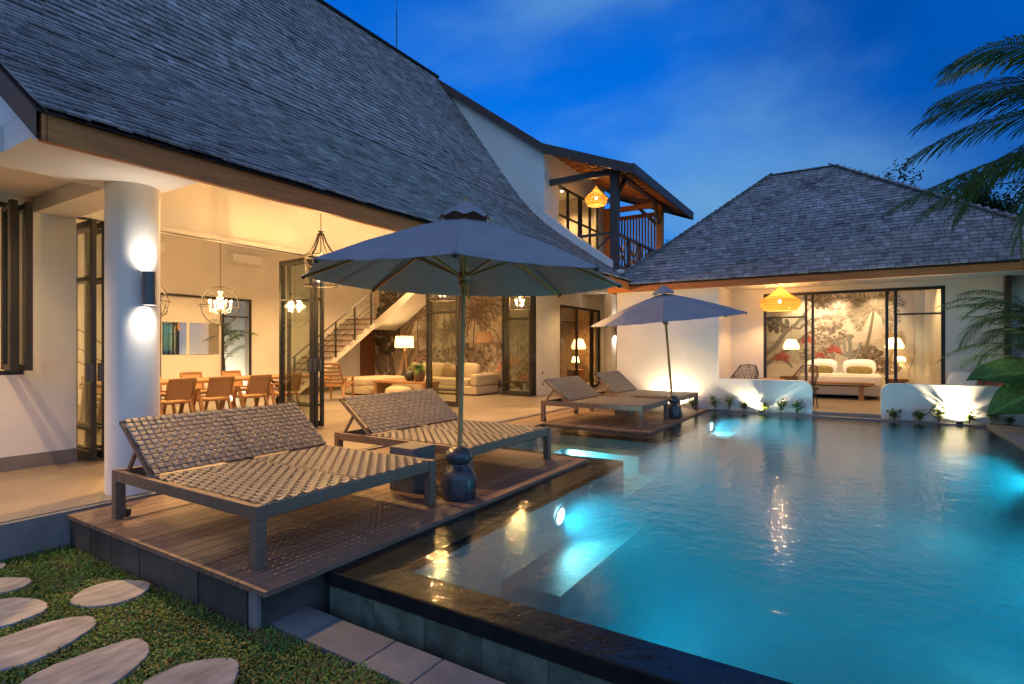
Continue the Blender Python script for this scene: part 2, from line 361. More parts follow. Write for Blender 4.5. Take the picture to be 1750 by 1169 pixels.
# gutter slabs at the foot of the wall
gut = structure(MB().box(2.03, 2.262, -3, 3.13, -.62, -.292).build('gutter_kerb', 'conc'))
structure(MB().box(2.262, 2.36, -3, 3.13, -.75, -.7).build('gutter_floor', 'soil'))
ys = [3.14, 2.68, 2.20, 1.86, 1.40, .95, .5, .05, -.4]
for a, b in zip(ys[:-1], ys[1:]):
    sl = MB().box(2.0, 2.268, b + .004, a - .004, -.288, -.25 + R.uniform(-.002, .002)).build('slab', 'slab', gut, bevel=.004)

# ------------------------------------------------------------------ decks of single planks
def deck(name, label, x0, x1, y0, y1, nrow):
    d = structure(MB().box(x0 + .06, x1 - .04, y0 + .10, y1 - .01, -.55, -.034).build(name, 'darkstone'))
    tag(d, label)
    w = (y1 - y0) / nrow; cache = {}
    for i in range(nrow):
        xs = [x0]; x = x0 + R.uniform(.9, 2.4)
        while x < x1 - .6: xs.append(x); x += R.uniform(1.4, 2.4)
        xs.append(x1)
        for a, b in zip(xs[:-1], xs[1:]):
            L_ = b - a - .004
            o = MB().box(0, L_, 0, w - .007, 0, .032).build('plank', 'deck', d)
            o.location = (a, y0 + i * w, -.032 + R.uniform(-.0012, .0012))
    return d
d1 = deck('pool_deck', 'weathered brown timber deck under the two near loungers', 1.90, 6.36, 2.87, 5.635, 20)
d2 = deck('pool_deck', 'weathered brown timber deck under the two far loungers', 8.92, 13.0, 2.90, 5.635, 20)
d3 = deck('pool_deck', 'narrow timber strip behind the plunge bay', 6.364, 8.916, 4.92, 5.635, 5)
# stone blocks cladding the deck's end towards the lawn
ys = [5.62, 5.22, 4.86, 4.42, 3.98, 3.62, 3.32, 3.08]
for a, b in zip(ys[:-1], ys[1:]):
    MB().box(1.925 + R.uniform(-.008, .008), 1.958, b + .003, a - .003, -.5, -.036).build('block', 'darkstone', d1)
MB().box(1.93, 1.957, 2.99, 3.075, -.5, -.036).build('block', 'conc', d1)

# ------------------------------------------------------------------ lawn and stepping stones
STONES = [([(1.48, 4.35), (1.6, 4.47), (1.74, 4.48), (1.86, 4.36), (1.91, 4.2), (1.84, 4.09), (1.74, 4.03), (1.62, 4.04), (1.52, 4.12), (1.47, 4.25)], 'pointed oval stepping stone close to the deck corner'),
 ([(1.08, 4.56), (1.17, 4.76), (1.25, 4.77), (1.32, 4.7), (1.38, 4.57), (1.4, 4.43), (1.35, 4.31), (1.28, 4.29), (1.19, 4.27), (1.13, 4.28), (1.07, 4.35)], 'rounded stepping stone second from the terrace at the photo edge'),
 ([(0.91, 4.03), (0.99, 4.1), (1.08, 4.12), (1.21, 4.12), (1.35, 4.11), (1.44, 4.02), (1.48, 3.96), (1.45, 3.84), (1.37, 3.78), (1.24, 3.7), (1.11, 3.66), (0.97, 3.7), (0.88, 3.79)], 'long grey stepping stone with a chipped tip, third from the terrace'),
 ([(0.91, 3.4), (0.97, 3.48), (1.1, 3.53), (1.22, 3.53), (1.35, 3.51), (1.47, 3.48), (1.51, 3.43), (1.5, 3.31), (1.44, 3.21), (1.33, 3.13), (1.22, 3.08), (1.06, 3.09), (0.93, 3.24)], 'largest oval stepping stone near the photo bottom with a small dark spot'),
 ([(1.21, 2.89), (1.29, 2.97), (1.39, 2.99), (1.51, 2.98), (1.62, 2.89), (1.67, 2.81), (1.67, 2.74), (1.61, 2.66), (1.54, 2.57), (1.39, 2.52), (1.24, 2.7)], 'stepping stone cut by the photo bottom, nearest to the gutter slabs'),
 ([(1.23, 5.1), (1.31, 5.21), (1.37, 5.2), (1.43, 5.12), (1.49, 4.98), (1.43, 4.87), (1.34, 4.85), (1.28, 4.87), (1.23, 4.93)], 'stepping stone first from the terrace, beside a small chip'),
 ([(1.37, 5.50), (1.42, 5.58), (1.48, 5.55), (1.48, 5.50), (1.46, 5.44), (1.43, 5.41), (1.38, 5.43)], 'small stepping stone right below the terrace edge')]
def inpoly(x, y, P):
    c = False; n = len(P)
    for i in range(n):
        x1, y1 = P[i]; x2, y2 = P[i - 1]
        if (y1 > y) != (y2 > y) and x < (x2 - x1) * (y - y1) / (y2 - y1) + x1: c = not c
    return c
def smoothpoly(P, it=2):
    for _ in range(it):
        Q = []
        for i in range(len(P)):
            a = P[i]; b = P[(i + 1) % len(P)]
            Q += [(a[0] * .75 + b[0] * .25, a[1] * .75 + b[1] * .25), (a[0] * .25 + b[0] * .75, a[1] * .25 + b[1] * .75)]
        P = Q
    return P
SP = []
for P, lab in STONES:
    Q = [(x + R.uniform(-.004, .004), y + R.uniform(-.004, .004)) for x, y in smoothpoly(P)]; SP.append(P)
    tag(MB().prism(Q, 'z', -.30, -.243).build('stepping_stone', 'stone', bevel=.006), lab, 'stepping stone', 'stepping stones in the lawn')
nr = np.random.default_rng(3)
V = []; Fc = []; Cc = []
def blades(n, x0, x1, y0, y1, big=1.0):
    for _ in range(n):
        x = nr.uniform(x0, x1); y = nr.uniform(y0, y1)
        if x > 1.90 and y > 3.0: continue
        if x > 1.99: continue
        if any(inpoly(x, y, P) for P in SP): continue
        bare = math.sin(x * 7.1 + y * 3.3) * math.sin(y * 5.3 - x * 2.1)
        h = nr.uniform(.012, .035) * big; w = nr.uniform(.0035, .0075) * big; a = nr.uniform(0, 6.283); ln = nr.uniform(.012, .034) * big
        dx, dy = math.cos(a), math.sin(a); px, py = -dy * w, dx * w
        z0 = GZ + nr.uniform(0, .02); b = len(V)
        V.extend([(x - px * .5, y - py * .5, z0), (x + px * .5, y + py * .5, z0), (x + dx * ln * .5 + px, y + dy * ln * .5 + py, z0 + h), (x + dx * ln * .5 - px, y + dy * ln * .5 - py, z0 + h), (x + dx * ln * 1.2, y + dy * ln * 1.2, z0 + h * nr.uniform(.7, 1.15))])
        Fc.extend([(b, b + 1, b + 2, b + 3), (b + 3, b + 2, b + 4)])
        if nr.random() < (.32 if bare > .35 else .07): c = (0.22, 0.16, 0.07)
        else:
            k = nr.uniform(.7, 2.1) * (1.0 + .35 * bare); c = (0.082 * k, 0.15 * k, 0.030 * k)
        Cc.extend([c, c])
blades(30000, .85, 2.0, 2.3, 5.64); blades(9000, .9, 2.0, 1.5, 2.3); blades(12000, -1.2, .85, .5, 5.64, 1.5)
gm = MB(); gm.v = V; gm.f = Fc; gm.c = Cc; gm.usecol = True
tag(gm.build('lawn_grass', 'grass', fixn=False), 'short broad leaved green lawn around the stepping stones', 'grass', kind='stuff')

# ------------------------------------------------------------------ shingle fields
SH = [(MB().color((k, k * f, k * f2)).add(
    [(-.5, 0, 0), (.5, 0, 0), (.5, 1, -.002), (-.5, 1, -.002), (-.5, 0, .019), (.5, 0, .019), (.5, 1, .002), (-.5, 1, .002)],
    [(3, 2, 1, 0), (4, 5, 6, 7), (0, 1, 5, 4), (1, 2, 6, 5), (3, 0, 4, 7)]).mesh('shingle', 'shingle_one'), (k, k * f, k * f2))
    for k, f, f2 in ((.55, 1, 1.02), (.7, .99, .97), (.82, 1, 1), (.92, .98, .95), (1.0, 1, 1), (1.08, 1, 1.02), (1.18, .99, .97), (1.3, 1, 1), (1.45, 1, 1.03))]
CAM = Vector((0, 0, 1.4)); FW = Vector((math.cos(rad(32.2)), math.sin(rad(32.2)), 0)); RT = Vector((FW.y, -FW.x, 0))
def inview(p, m=0.0):
    q = p - CAM; d = q.dot(FW)
    if d < .2: return False
    x = 875 + 936 * q.dot(RT) / d; y = 595 - 936 * q.z / d
    return -m <= x <= 1750 + m and -m <= y <= 1169 + m
def shingles(parent, courses, expo, wmean, nind=300, seed=1):
    """courses: list of (point at x=0, along-eave unit vector, up-slope unit vector, normal, x0, x1)"""
    rr = random.Random(seed); items = []
    for P, U, T, Nn, x0, x1 in courses:
        x = x0 - rr.uniform(0, wmean * .7)
        band = rr.uniform(-.05, .05)
        while x < x1:
            w = wmean * rr.uniform(.7, 1.35); a = max(x, x0); b = min(x + w, x1); x += w
            if b - a < .02: continue
            c = P + U * ((a + b) / 2)
            patch = math.sin(c.x * 1.7 + c.z * 2.3) * math.sin(c.y * 1.9 - c.z * 1.1 + c.x * .6)
            i = int(min(8, max(0, round(rr.gauss(4 + 1.1 * patch + 8 * band, 1.9)))))
            tl = Nn * rr.uniform(0, .006)
            lift = rr.uniform(.045, .085)
            T2 = (T - Nn * lift).normalized(); N2 = U.cross(T2).normalized()
            if N2.dot(Nn) < 0: N2 = -N2
            ln = expo * 1.9; rot = rr.gauss(0, .012)
            U2 = (U + T2 * rot).normalized()
            off = Nn * (lift * ln + .004) + tl - T * rr.uniform(0, .012)
            m = Matrix(((U2.x * (b - a - .011), T2.x * ln, N2.x, 0), (U2.y * (b - a - .011), T2.y * ln, N2.y, 0), (U2.z * (b - a - .011), T2.z * ln, N2.z, 0), (0, 0, 0, 1)))
            m.translation = c + off
            q = c - CAM; size = abs(q.normalized().dot(Nn)) * (b - a) * expo / q.length_squared if inview(c) and q.dot(Nn) < 0 else 0
            items.append((size, m, i))
    items.sort(key=lambda e: -e[0])
    for s, m, i in items[:nind]: newobj('shingle', SH[i][0], parent, m)
    base = np.array([v.co[:] for v in SH[0][0].vertices]); nb = len(base); vs = []; big = MB(); big.usecol = True
    fl = [tuple(p.vertices) for p in SH[0][0].polygons]
    for k, (s, m, i) in enumerate(items[nind:]):
        A = np.array(m); vs.append(base @ A[:3, :3].T + A[:3, 3])
        for f in fl: big.f.append(tuple(k * nb + j for j in f)); big.c.append(SH[i][1])
    big.v = [tuple(p) for p in np.concatenate(vs)] if vs else []
    o = big.build('shingles', 'shingle', parent, fixn=False); o['kind'] = 'stuff'; return o

# ------------------------------------------------------------------ the villa
villa = thing('villa', 'white villa with a steep shingled roof and open terrace front', 'villa', (0, 0, 0))
pts = [(4.70, 3.03), (5.6, 3.62), (6.9, 4.55), (7.25, 4.83), (7.6, 5.16), (7.95, 5.55), (8.3, 6.0), (8.7, 6.55), (10.95, 9.70)]
U0, U1 = 1.46, 13.04
def roofz(v):
    for (a, za), (b, zb) in zip(pts[:-1], pts[1:]):
        if v <= b: return za + (zb - za) * (v - a) / (b - a)
    return pts[-1][1]
prof = pts + [(p[0], p[1] - .16) for p in pts[::-1]]
und = MB(); n = len(pts)
und.add([(U0 + .03, p[0], p[1] - .012) for p in pts] + [(U1 - .03, p[0], p[1] - .012) for p in pts], [(i, i + 1, n + i + 1, n + i) for i in range(n - 1)])
back = [(10.95, 9.70), (15.4, 4.2)]
und.add([(U0, *back[0]), (U1, *back[0]), (U1, *back[1]), (U0, *back[1])], [(0, 1, 2, 3)])
roof = und.build('roof', 'underlay', villa, fixn=False)
soff = MB(); sp_ = [(4.86, 2.96), (5.6, 3.44), (6.9, 4.37), (7.25, 4.65), (7.95, 5.36)]
soff.add([(2.78, a, b) for a, b in sp_] + [(U1 - .1, a, b) for a, b in sp_], [(i, i + 1, len(sp_) + i + 1, len(sp_) + i) for i in range(len(sp_) - 1)])
soff.build('soffit', 'ceiling', roof, fixn=False)
seg = []; S_ = 0.0
lens = [math.dist(a, b) for a, b in zip(pts[:-1], pts[1:])]; tot = sum(lens)
courses = []; s = 0.0; EX = .135
while s < tot - .05:
    q = s
    for k, l_ in enumerate(lens):
        if q <= l_ or k == len(lens) - 1: break
        q -= l_
    a, b = pts[k], pts[k + 1]; tv = (b[0] - a[0]) / l_, (b[1] - a[1]) / l_
    EX = .125 if k < 3 else .155
    P = Vector((0, a[0] + tv[0] * q, a[1] + tv[1] * q)); T = Vector((0, tv[0], tv[1])); Nn = Vector((0, -tv[1], tv[0]))
    courses.append((P, Vector((1, 0, 0)), T, Nn, U0 - .02, U1 + .02)); s += EX
shingles(roof, courses, .14, .14, 300, 11)
MB().bar((U0, 10.95, 9.73), (U1, 10.95, 9.73), .2, .06).build('ridge_cap', 'shingle_one', roof)
# fascia board along the eave and up the gable rake
MB().box(U0, U1 - .1, 4.74, 4.80, 2.83, 3.022).build('fascia', 'fascia', roof, bevel=.004)
MB().box(U0, U1 - .1, 4.80, 4.90, 2.86, 2.90).build('fascia_trim', 'ceiling', roof)
rk = MB()
for (a, b) in zip(pts[:-1], pts[1:]):
    rk.add([(U0 - .03, a[0] + .03, a[1] - .20), (U0 - .03, b[0] + .03, b[1] - .20), (U0 - .03, b[0] + .03, b[1] - .01), (U0 - .03, a[0] + .03, a[1] - .01),
            (U0 + .03, a[0] + .03, a[1] - .20), (U0 + .03, b[0] + .03, b[1] - .20), (U0 + .03, b[0] + .03, b[1] - .01), (U0 + .03, a[0] + .03, a[1] - .01)],
           [(0, 1, 2, 3), (7, 6, 5, 4), (0, 4, 5, 1), (3, 2, 6, 7)])
rk.build('rake_board', 'fascia_dark', roof)
MB().tube([(11.3, 10.95, 9.6), (11.3, 10.95, 10.9)], .014, 6).tube([(11.3, 10.95, 10.9), (11.3, 10.95, 11.35)], .006, 5).build('lightning_rod', 'black', roof)
# flat white soffit and ceiling of the corner bay
MB().box(1.52, 2.77, 4.86, 6.16, 2.95, 3.16).box(-3, 1.519, 5.72, 6.16, 2.95, 3.16).build('eave_beam', 'plaster', villa)
MB().box(-3, 2.77, 6.162, 8.0, 3.13, 3.30).build('bay_ceiling', 'ceiling', villa)
MB().box(2.40, 2.768, 6.163, 7.99, 2.96, 3.128).build('cross_beam', 'plaster', villa)
# gable wedge closing the corner bay under the rake
MB().prism([(4.9, 3.162), (8.2, 3.162), (8.2, 5.3), (6.9, 4.3), (5.0, 3.17)], 'x', U0 + .06, U0 + .2).build('gable_wall', 'plaster', villa)
# front wall, lintel, inner walls, ceiling
DZ = 3.0
f = MB()
f.box(-3, 1.0, 8.0, 8.2, .03, 3.14); f.box(2.31, 2.80, 8.0, 8.2, .03, 3.14); f.box(1.0, 2.31, 8.0, 8.2, .03, 1.10); f.box(1.0, 2.31, 8.0, 8.2, 3.02, 3.14)
f.build('front_wall', 'plaster', villa)
MB().box(-3, 2.80, 7.985, 7.999, .03, .19).build('skirting', 'skirting', villa)
MB().box(2.80, 14.0, 7.97, 8.19, DZ, 5.36).build('lintel_wall', 'plaster', villa)
MB().box(2.80, 14.0, 7.90, 7.968, DZ - .02, DZ + .05).build('door_track', 'plaster', villa)
MB().box(2.80, 14.0, 7.93, 7.965, DZ - .028, DZ - .021).build('track_slot', 'black', villa)
bw = MB(); BV = 14.65
bw.box(-3, 8.45, BV, BV + .2, .03, 4.4); bw.box(9.20, 14.2, BV, BV + .2, .03, 4.4); bw.box(8.45, 9.20, BV, BV + .2, 2.78, 4.4)
bw.build('back_wall', 'plaster', villa)
MB().box(14.0, 14.2, 7.97, BV, .03, 4.4).build('end_wall', 'plaster', villa)
MB().box(-3, 14.2, 8.19, BV + .2, 4.4, 4.5).build('room_ceiling', 'ceiling', villa)
MB().box(-3.2, -3, 8.0, BV + .2, .03, 4.5).build('inner_wall', 'plaster', villa)
MB().box(-3, 1.9, 11.6, 11.75, .03, 4.4).build('partition_wall', 'plaster', villa)
MB().box(9.22, 14.0, BV - .012, BV - .001, .03, .15).box(-3, 8.4, BV - .012, BV - .001, .03, .15).build('skirting', 'skirting', villa)
# round column
MB().lathe([(.222, .03), (.222, 2.96)], (2.53, 5.93, 0), 48).build('column', 'plaster', villa, smooth=True)
# left casement window of the front wall
w = MB(); w.box(1.0, 1.05, 8.02, 8.1, 1.1, 3.02); w.box(2.26, 2.31, 8.02, 8.1, 1.1, 3.02); w.box(1.05, 2.26, 8.02, 8.1, 1.1, 1.15); w.box(1.05, 2.26, 8.02, 8.1, 2.97, 3.02)
wi = w.build('window', 'black', villa)
for k, (ua, va, ub, vb) in enumerate(((2.24, 8.0, 2.20, 7.5), (2.15, 8.02, 2.08, 7.52))):
    w = MB(); w.bar((ua, va, 1.16), (ua, va, 2.96), .06, .06).bar((ub, vb, 1.16), (ub, vb, 2.96), .06, .06)
    w.bar((ua, va, 1.19), (ub, vb, 1.19), .045, .06).bar((ua, va, 2.93), (ub, vb, 2.93), .045, .06)
    sa = w.build('casement', 'black', wi)
    MB().bar((ua, va, 2.06), (ub, vb, 2.06), .008, 1.7).build('pane', 'glass', wi)
# folding doors: leaves stacked perpendicular to the front
def leaf(u0, v0, u1, v1, z1=2.95, label=None):
    w = MB(); zt = 2.25
    w.bar((u0, v0, .05), (u0, v0, z1), .06, .05, (1, 0, 0)).bar((u1, v1, .05), (u1, v1, z1), .06, .05, (1, 0, 0))
    d = Vector((u1 - u0, v1 - v0, 0)).normalized() * .03
    a = Vector((u0, v0, 0)) + d; b = Vector((u1, v1, 0)) - d
    for z, h in ((.10, .10), (zt, .045), (z1 - .035, .07), (.42, .035)): w.bar((a.x, a.y, z), (b.x, b.y, z), .045, h)
    o = w.build('folding_door', 'black', villa, bevel=.003)
    if label: o['label'] = label
    MB().bar((a.x, a.y, (zt + .15) / 2), (b.x, b.y, (zt + .15) / 2), .008, zt - .15 - .05).build('pane', 'glass', o)
    MB().bar((a.x, a.y, (zt + z1) / 2 - .01), (b.x, b.y, (zt + z1) / 2 - .01), .008, z1 - zt - .1).build('pane', 'glass', o)
    pv = Vector((u0, v0, 0)) + Vector((-d.y, d.x, 0)) * 1.2
    MB().box(pv.x - .03, pv.x + .03, pv.y - .03, pv.y + .03, 1.0, 1.22).build('handle', 'grey', o)
    return o
for k, du in enumerate((2.90, 3.02, 3.14)): leaf(du, 7.80, du - .02 + .02 * k, 8.68)
for k, du in enumerate((6.12, 6.24, 6.03)): leaf(du, 7.80, du + (.05 if k == 2 else 0), 8.70)
for k, du in enumerate((10.02, 10.14)): leaf(du, 7.80, du + .02, 8.72)
for k, du in enumerate((13.30, 13.44, 13.58)): leaf(du, 7.78, du + .03, 8.70)
# dining window in the back wall with its black frame
w = MB()
for a in (6.80, 8.40, 9.20): w.box(a, a + .055, BV - .05, BV - .002, .03, 2.78)
w.box(6.855, 8.40, BV - .05, BV - .002, 2.72, 2.78); w.box(8.455, 9.20, BV - .05, BV - .002, 2.72, 2.78); w.box(8.455, 9.20, BV - .05, BV - .002, 2.25, 2.29)
wf = w.build('window', 'black', villa)
MB().box(8.455, 9.2, BV + .03, BV + .04, .03, 2.72).build('pane', 'glass', wf)
T = thing('ground_spotlight', 'small spotlight lighting the palm outside the dining window', 'spotlight', (9.1, 15.3, 0))
MB().lathe([(0, 0), (.05, 0), (.05, .06), (.04, .062)], (0, 0, 0), 18).build('housing', 'black', T); MB().lathe([(.04, .05), (0, .052)], (0, 0, 0), 14).build('lens', 'bulbw', T)
lamp('spotlight_beam', 'POINT', (0, 0, .12), 60, (1, .9, .68), T, .03)
structure(MB().box(7.8, 10.4, 16.0, 16.15, 0, 3.4).build('courtyard_wall', 'plaster'))
# panelled timber door beside the stair
MB().box(13.32, 13.98, BV - .05, BV - .001, .03, 2.25).build('timber_door', 'teakdoor', villa, bevel=.005)
dd = MB()
for z0, z1 in ((.2, .75), (.85, 1.15), (1.25, 2.1)): dd.box(13.42, 13.88, BV - .062, BV - .051, z0, z1)
dd.build('door_panel', 'teakdoor', villa, bevel=.012)
# stairs
stair = MB(); N1 = 13
prof_ = [(9.7, .03)]
for i in range(N1): prof_ += [(9.7 + .25 * i, .03 + .178 * (i + 1)), (9.7 + .25 * (i + 1), .03 + .178 * (i + 1))]
prof_ += [(14.0, .03 + .178 * N1), (14.0, 2.05), (12.98, 2.05), (10.0, .031)]
stair.prism(prof_, 'y', 13.58, 14.64)
st = stair.build('staircase', 'plaster', villa)
for i in range(N1):
    MB().box(9.66 + .25 * i, 9.97 + .25 * i, 13.50, 14.63, .031 + .178 * (i + 1), .068 + .178 * (i + 1)).build('tread', 'teakdoor', st, bevel=.004)
rl = MB()
def rz_(u): return .03 + .178 * ((u - 9.7) / .25 + .6)
for u in (9.85, 10.55, 11.3, 12.05, 12.75): rl.bar((u, 13.49, rz_(u) - .15), (u, 13.49, rz_(u) + .92), .042, .042, (1, 0, 0))
for k, h in enumerate((.92, .68, .50, .32)): rl.tube([(9.78, 13.49, rz_(9.78) + h), (12.8, 13.49, rz_(12.8) + h)], .022 if k == 0 else .013, 6)
rl.build('railing', 'black', st)
# upper flight along the end wall, white curved underside
up = MB(); segs = []
for i in range(13):
    t_ = i / 12; v = 13.57 - t_ * 3.4; z = 1.92 + .10 * (1 - t_) ** 6 + 2.35 * t_ - .0 ; segs.append((v, z))
poly = segs + [(10.17, 4.35), (13.57, 2.33)]
up.prism(poly, 'x', 13.0, 13.985); up.build('upper_flight', 'plaster', st, smooth=True)
r2 = MB()
for k in range(5):
    v = 13.3 - k * .75; z = 2.4 + (13.57 - v) * .69; r2.bar((12.97, v, z - .1), (12.97, v, z + .95), .03, .03, (1, 0, 0))
for h in (.95, .7, .45): r2.tube([(12.97, 13.4, 2.5 + h), (12.97, 10.3, 2.5 + 3.1 * .69 + h)], .012, 6)
r2.build('railing', 'black', st)
# little stair rail seen between the left doors and the column
r3 = MB()
for u in (4.2, 4.75, 5.3): r3.bar((u, 12.2, .1 + (5.3 - u) * .7), (u, 12.2, 1.0 + (5.3 - u) * .7), .03, .03, (1, 0, 0))
for h in (.35, .6, .95): r3.tube([(4.0, 12.2, .1 + 1.3 * .7 + h), (5.4, 12.2, .03 + h)], .012, 6)
r3.build('railing', 'black', villa)
# facade under the balcony with bedroom doors, passage column and stone wall
f = MB(); FV = 7.75
f.box(13.62, 15.08, FV, 7.965, .03, 3.2); f.box(18.27, 20.6, FV, 7.965, .03, 3.2); f.box(15.08, 18.27, FV, 7.965, 2.75, 3.2)
f.build('passage_wall', 'plaster', villa)
w = MB()
for a in (15.08, 16.35, 17.5, 17.62, 18.21): w.box(a, a + .06, FV + .02, FV + .09, .03, 2.75)
for a, b in ((15.14, 16.35), (16.41, 17.5), (17.68, 18.21)): w.box(a, b, FV + .02, FV + .09, 2.68, 2.75); w.box(a, b, FV + .02, FV + .09, .03, .12)
w.box(15.14, 16.35, FV + .03, FV + .08, 2.2, 2.24); w.box(17.68, 18.21, FV + .03, FV + .08, 2.2, 2.24)
w = w.build('glazed_door', 'black', villa)
for a, b in ((15.14, 16.35), (17.68, 18.21)): MB().box(a, b, FV + .05, FV + .056, .12, 2.68).build('pane', 'glass', w)
MB().box(14.2, 20.6, 11.0, 11.2, .03, 3.2).box(20.4, 20.6, 7.97, 11.0, .03, 3.2).build('stone_wall', 'brownwall', villa)
MB().box(14.205, 14.25, 8.0, 11.0, .03, 3.2).build('bedroom_wall', 'mural2', villa)
MB().lathe([(.2, .03), (.2, 3.2)], (17.3, 7.0, 0), 32).build('column', 'plaster', villa, smooth=True)
MB().box(20.35, 20.6, 4.8, 7.75, .03, 3.2).build('passage_stone_wall', 'brownwall', villa)
# balcony storey
MB().box(13.12, 20.6, 5.0, 11.3, 3.2, 3.38).build('balcony_floor', 'plaster', villa)
gw = [(5.30, 3.1), (11.0, 3.1), (11.0, 9.55), (7.2, 6.74), (7.2, roofz(7.2) + .30), (6.4, roofz(6.4) + .26), (5.30, roofz(5.30) + .22)]
MB().prism(gw, 'x', 13.08, 13.30).build('gable_wall', 'plaster', villa)
f = MB(); BWV = 7.2
f.box(13.302, 13.93, BWV, BWV + .18, 3.38, 6.8); f.box(16.86, 17.3, BWV, BWV + .18, 3.38, 6.8); f.box(13.93, 16.86, BWV, BWV + .18, 6.10, 6.8)
f.build('balcony_wall', 'plaster', villa)
w = MB()
for a in (13.93, 14.62, 15.40, 15.52, 16.2, 16.8): w.box(a, a + .06, BWV + .03, BWV + .10, 3.38, 6.10)
w.box(13.99, 16.8, BWV + .031, BWV + .099, 6.03, 6.099); w.box(13.99, 16.8, BWV + .035, BWV + .09, 5.22, 5.27)
w = w.build('glazed_door', 'black', villa)
MB().box(13.99, 16.8, BWV + .06, BWV + .066, 3.4, 6.03).build('pane', 'glass', w)
MB().box(13.3, 18.6, 9.6, 9.75, 3.38, 6.6).box(17.31, 17.45, 7.385, 9.598, 3.38, 6.6).build('upper_room_wall', 'mural', villa)
MB().box(13.3, 18.6, 7.39, 9.6, 6.62, 6.7).build('upper_room_ceiling', 'ceiling', villa)
wood = 'fascia_dark'
br = MB(); bp_ = [(4.66, 5.92), (7.16, 6.92), (10.95, 9.72)]
br.prism(bp_ + [(a, b - .05) for a, b in bp_[::-1]], 'x', 12.94, 18.6); broof = br.build('balcony_roof', 'shingle_one', villa)
for x in (12.90, 18.61):
    rb = MB()
    for (a, b) in zip(bp_[:-1], bp_[1:]):
        rb.add([(x, a[0], a[1] - .24), (x, b[0], b[1] - .26), (x, b[0], b[1] + .0), (x, a[0], a[1] + .0), (x + .045, a[0], a[1] - .24), (x + .045, b[0], b[1] - .26), (x + .045, b[0], b[1]), (x + .045, a[0], a[1])],
               [(0, 1, 2, 3), (7, 6, 5, 4), (0, 4, 5, 1), (3, 2, 6, 7), (0, 3, 7, 4), (1, 5, 6, 2)])
    rb.build('rake_board', wood, broof)
MB().box(12.9, 18.655, 4.60, 4.655, 5.68, 5.925).build('fascia', wood, broof)
for i in range(15):
    u = 13.25 + i * .37
    MB().bar((u, 4.68, 5.80), (u, 7.16, 6.80), .05, .10).build('rafter', 'fascia', broof)
for i in range(9):
    v = 4.9 + i * .27; z = 5.92 + (v - 4.66) * .4
    MB().box(13.0, 18.55, v, v + .2, z - .085, z - .07).build('ceiling_board', 'teak', broof)
pa = (13.42, 5.30); pb_ = (17.25, 5.30)
for p in (pa, pb_, (17.25, 7.05)): MB().box(p[0] - .10, p[0] + .10, p[1] - .10, p[1] + .10, 3.38, 5.93).build('post', wood if p is pa else 'fascia', villa, bevel=.006)
MB().box(13.3, 18.5, 5.23, 5.37, 5.94, 6.08).build('beam', wood, villa)
MB().box(13.36, 13.48, 5.41, 7.19, 5.90, 6.06).build('beam', wood, villa)
MB().box(17.19, 17.31, 5.41, 7.19, 5.90, 6.06).build('beam', 'fascia', villa)
for (a, b) in (((13.52, 5.30, 5.35), (14.1, 5.30, 5.94)), ((17.15, 5.30, 5.35), (16.6, 5.30, 5.94)), ((17.25, 5.4, 5.35), (17.25, 5.95, 5.9))):
    MB().bar(a, b, .08, .10).build('brace', wood, villa)
# balustrade
ra = MB(); ra.box(13.52, 17.15, 5.25, 5.35, 4.36, 4.42).box(13.52, 17.15, 5.27, 5.33, 3.52, 3.58); ra.box(13.37, 13.47, 5.4, 7.19, 4.36, 4.42).box(13.39, 13.45, 5.4, 7.19, 3.52, 3.58)
ra = ra.build('balustrade', wood, villa)
for u in (14.4, 15.3, 16.2): MB().box(u - .04, u + .04, 5.26, 5.34, 3.58, 4.36).build('baluster', wood, ra)
MB().box(13.38, 13.46, 6.3, 6.38, 3.58, 4.36).build('baluster', wood, ra)
for a, b in ((13.54, 14.36), (14.44, 15.26), (15.34, 16.16), (16.24, 17.12)):
    MB().bar((a, 5.295, 3.58), (b, 5.295, 4.36), .03, .045).build('cross_brace', wood, ra); MB().bar((a, 5.33, 4.36), (b, 5.33, 3.58), .03, .045).build('cross_brace', wood, ra)
for a, b in ((5.42, 6.28), (6.40, 7.16)):
    MB().bar((13.41, a, 3.58), (13.41, b, 4.36), .03, .045).build('cross_brace', wood, ra); MB().bar((13.445, a, 4.36), (13.445, b, 3.58), .03, .045).build('cross_brace', wood, ra)
sc_ = MB().box(17.20, 17.30, 5.4, 6.95, 5.62, 5.74).box(17.20, 17.30, 5.4, 6.95, 3.5, 3.6).build('slat_screen', 'teakdoor', villa)
for i in range(15): MB().box(17.22, 17.28, 5.45 + i * .1, 5.50 + i * .1, 3.6, 5.62).build('slat', 'teakdoor', sc_)

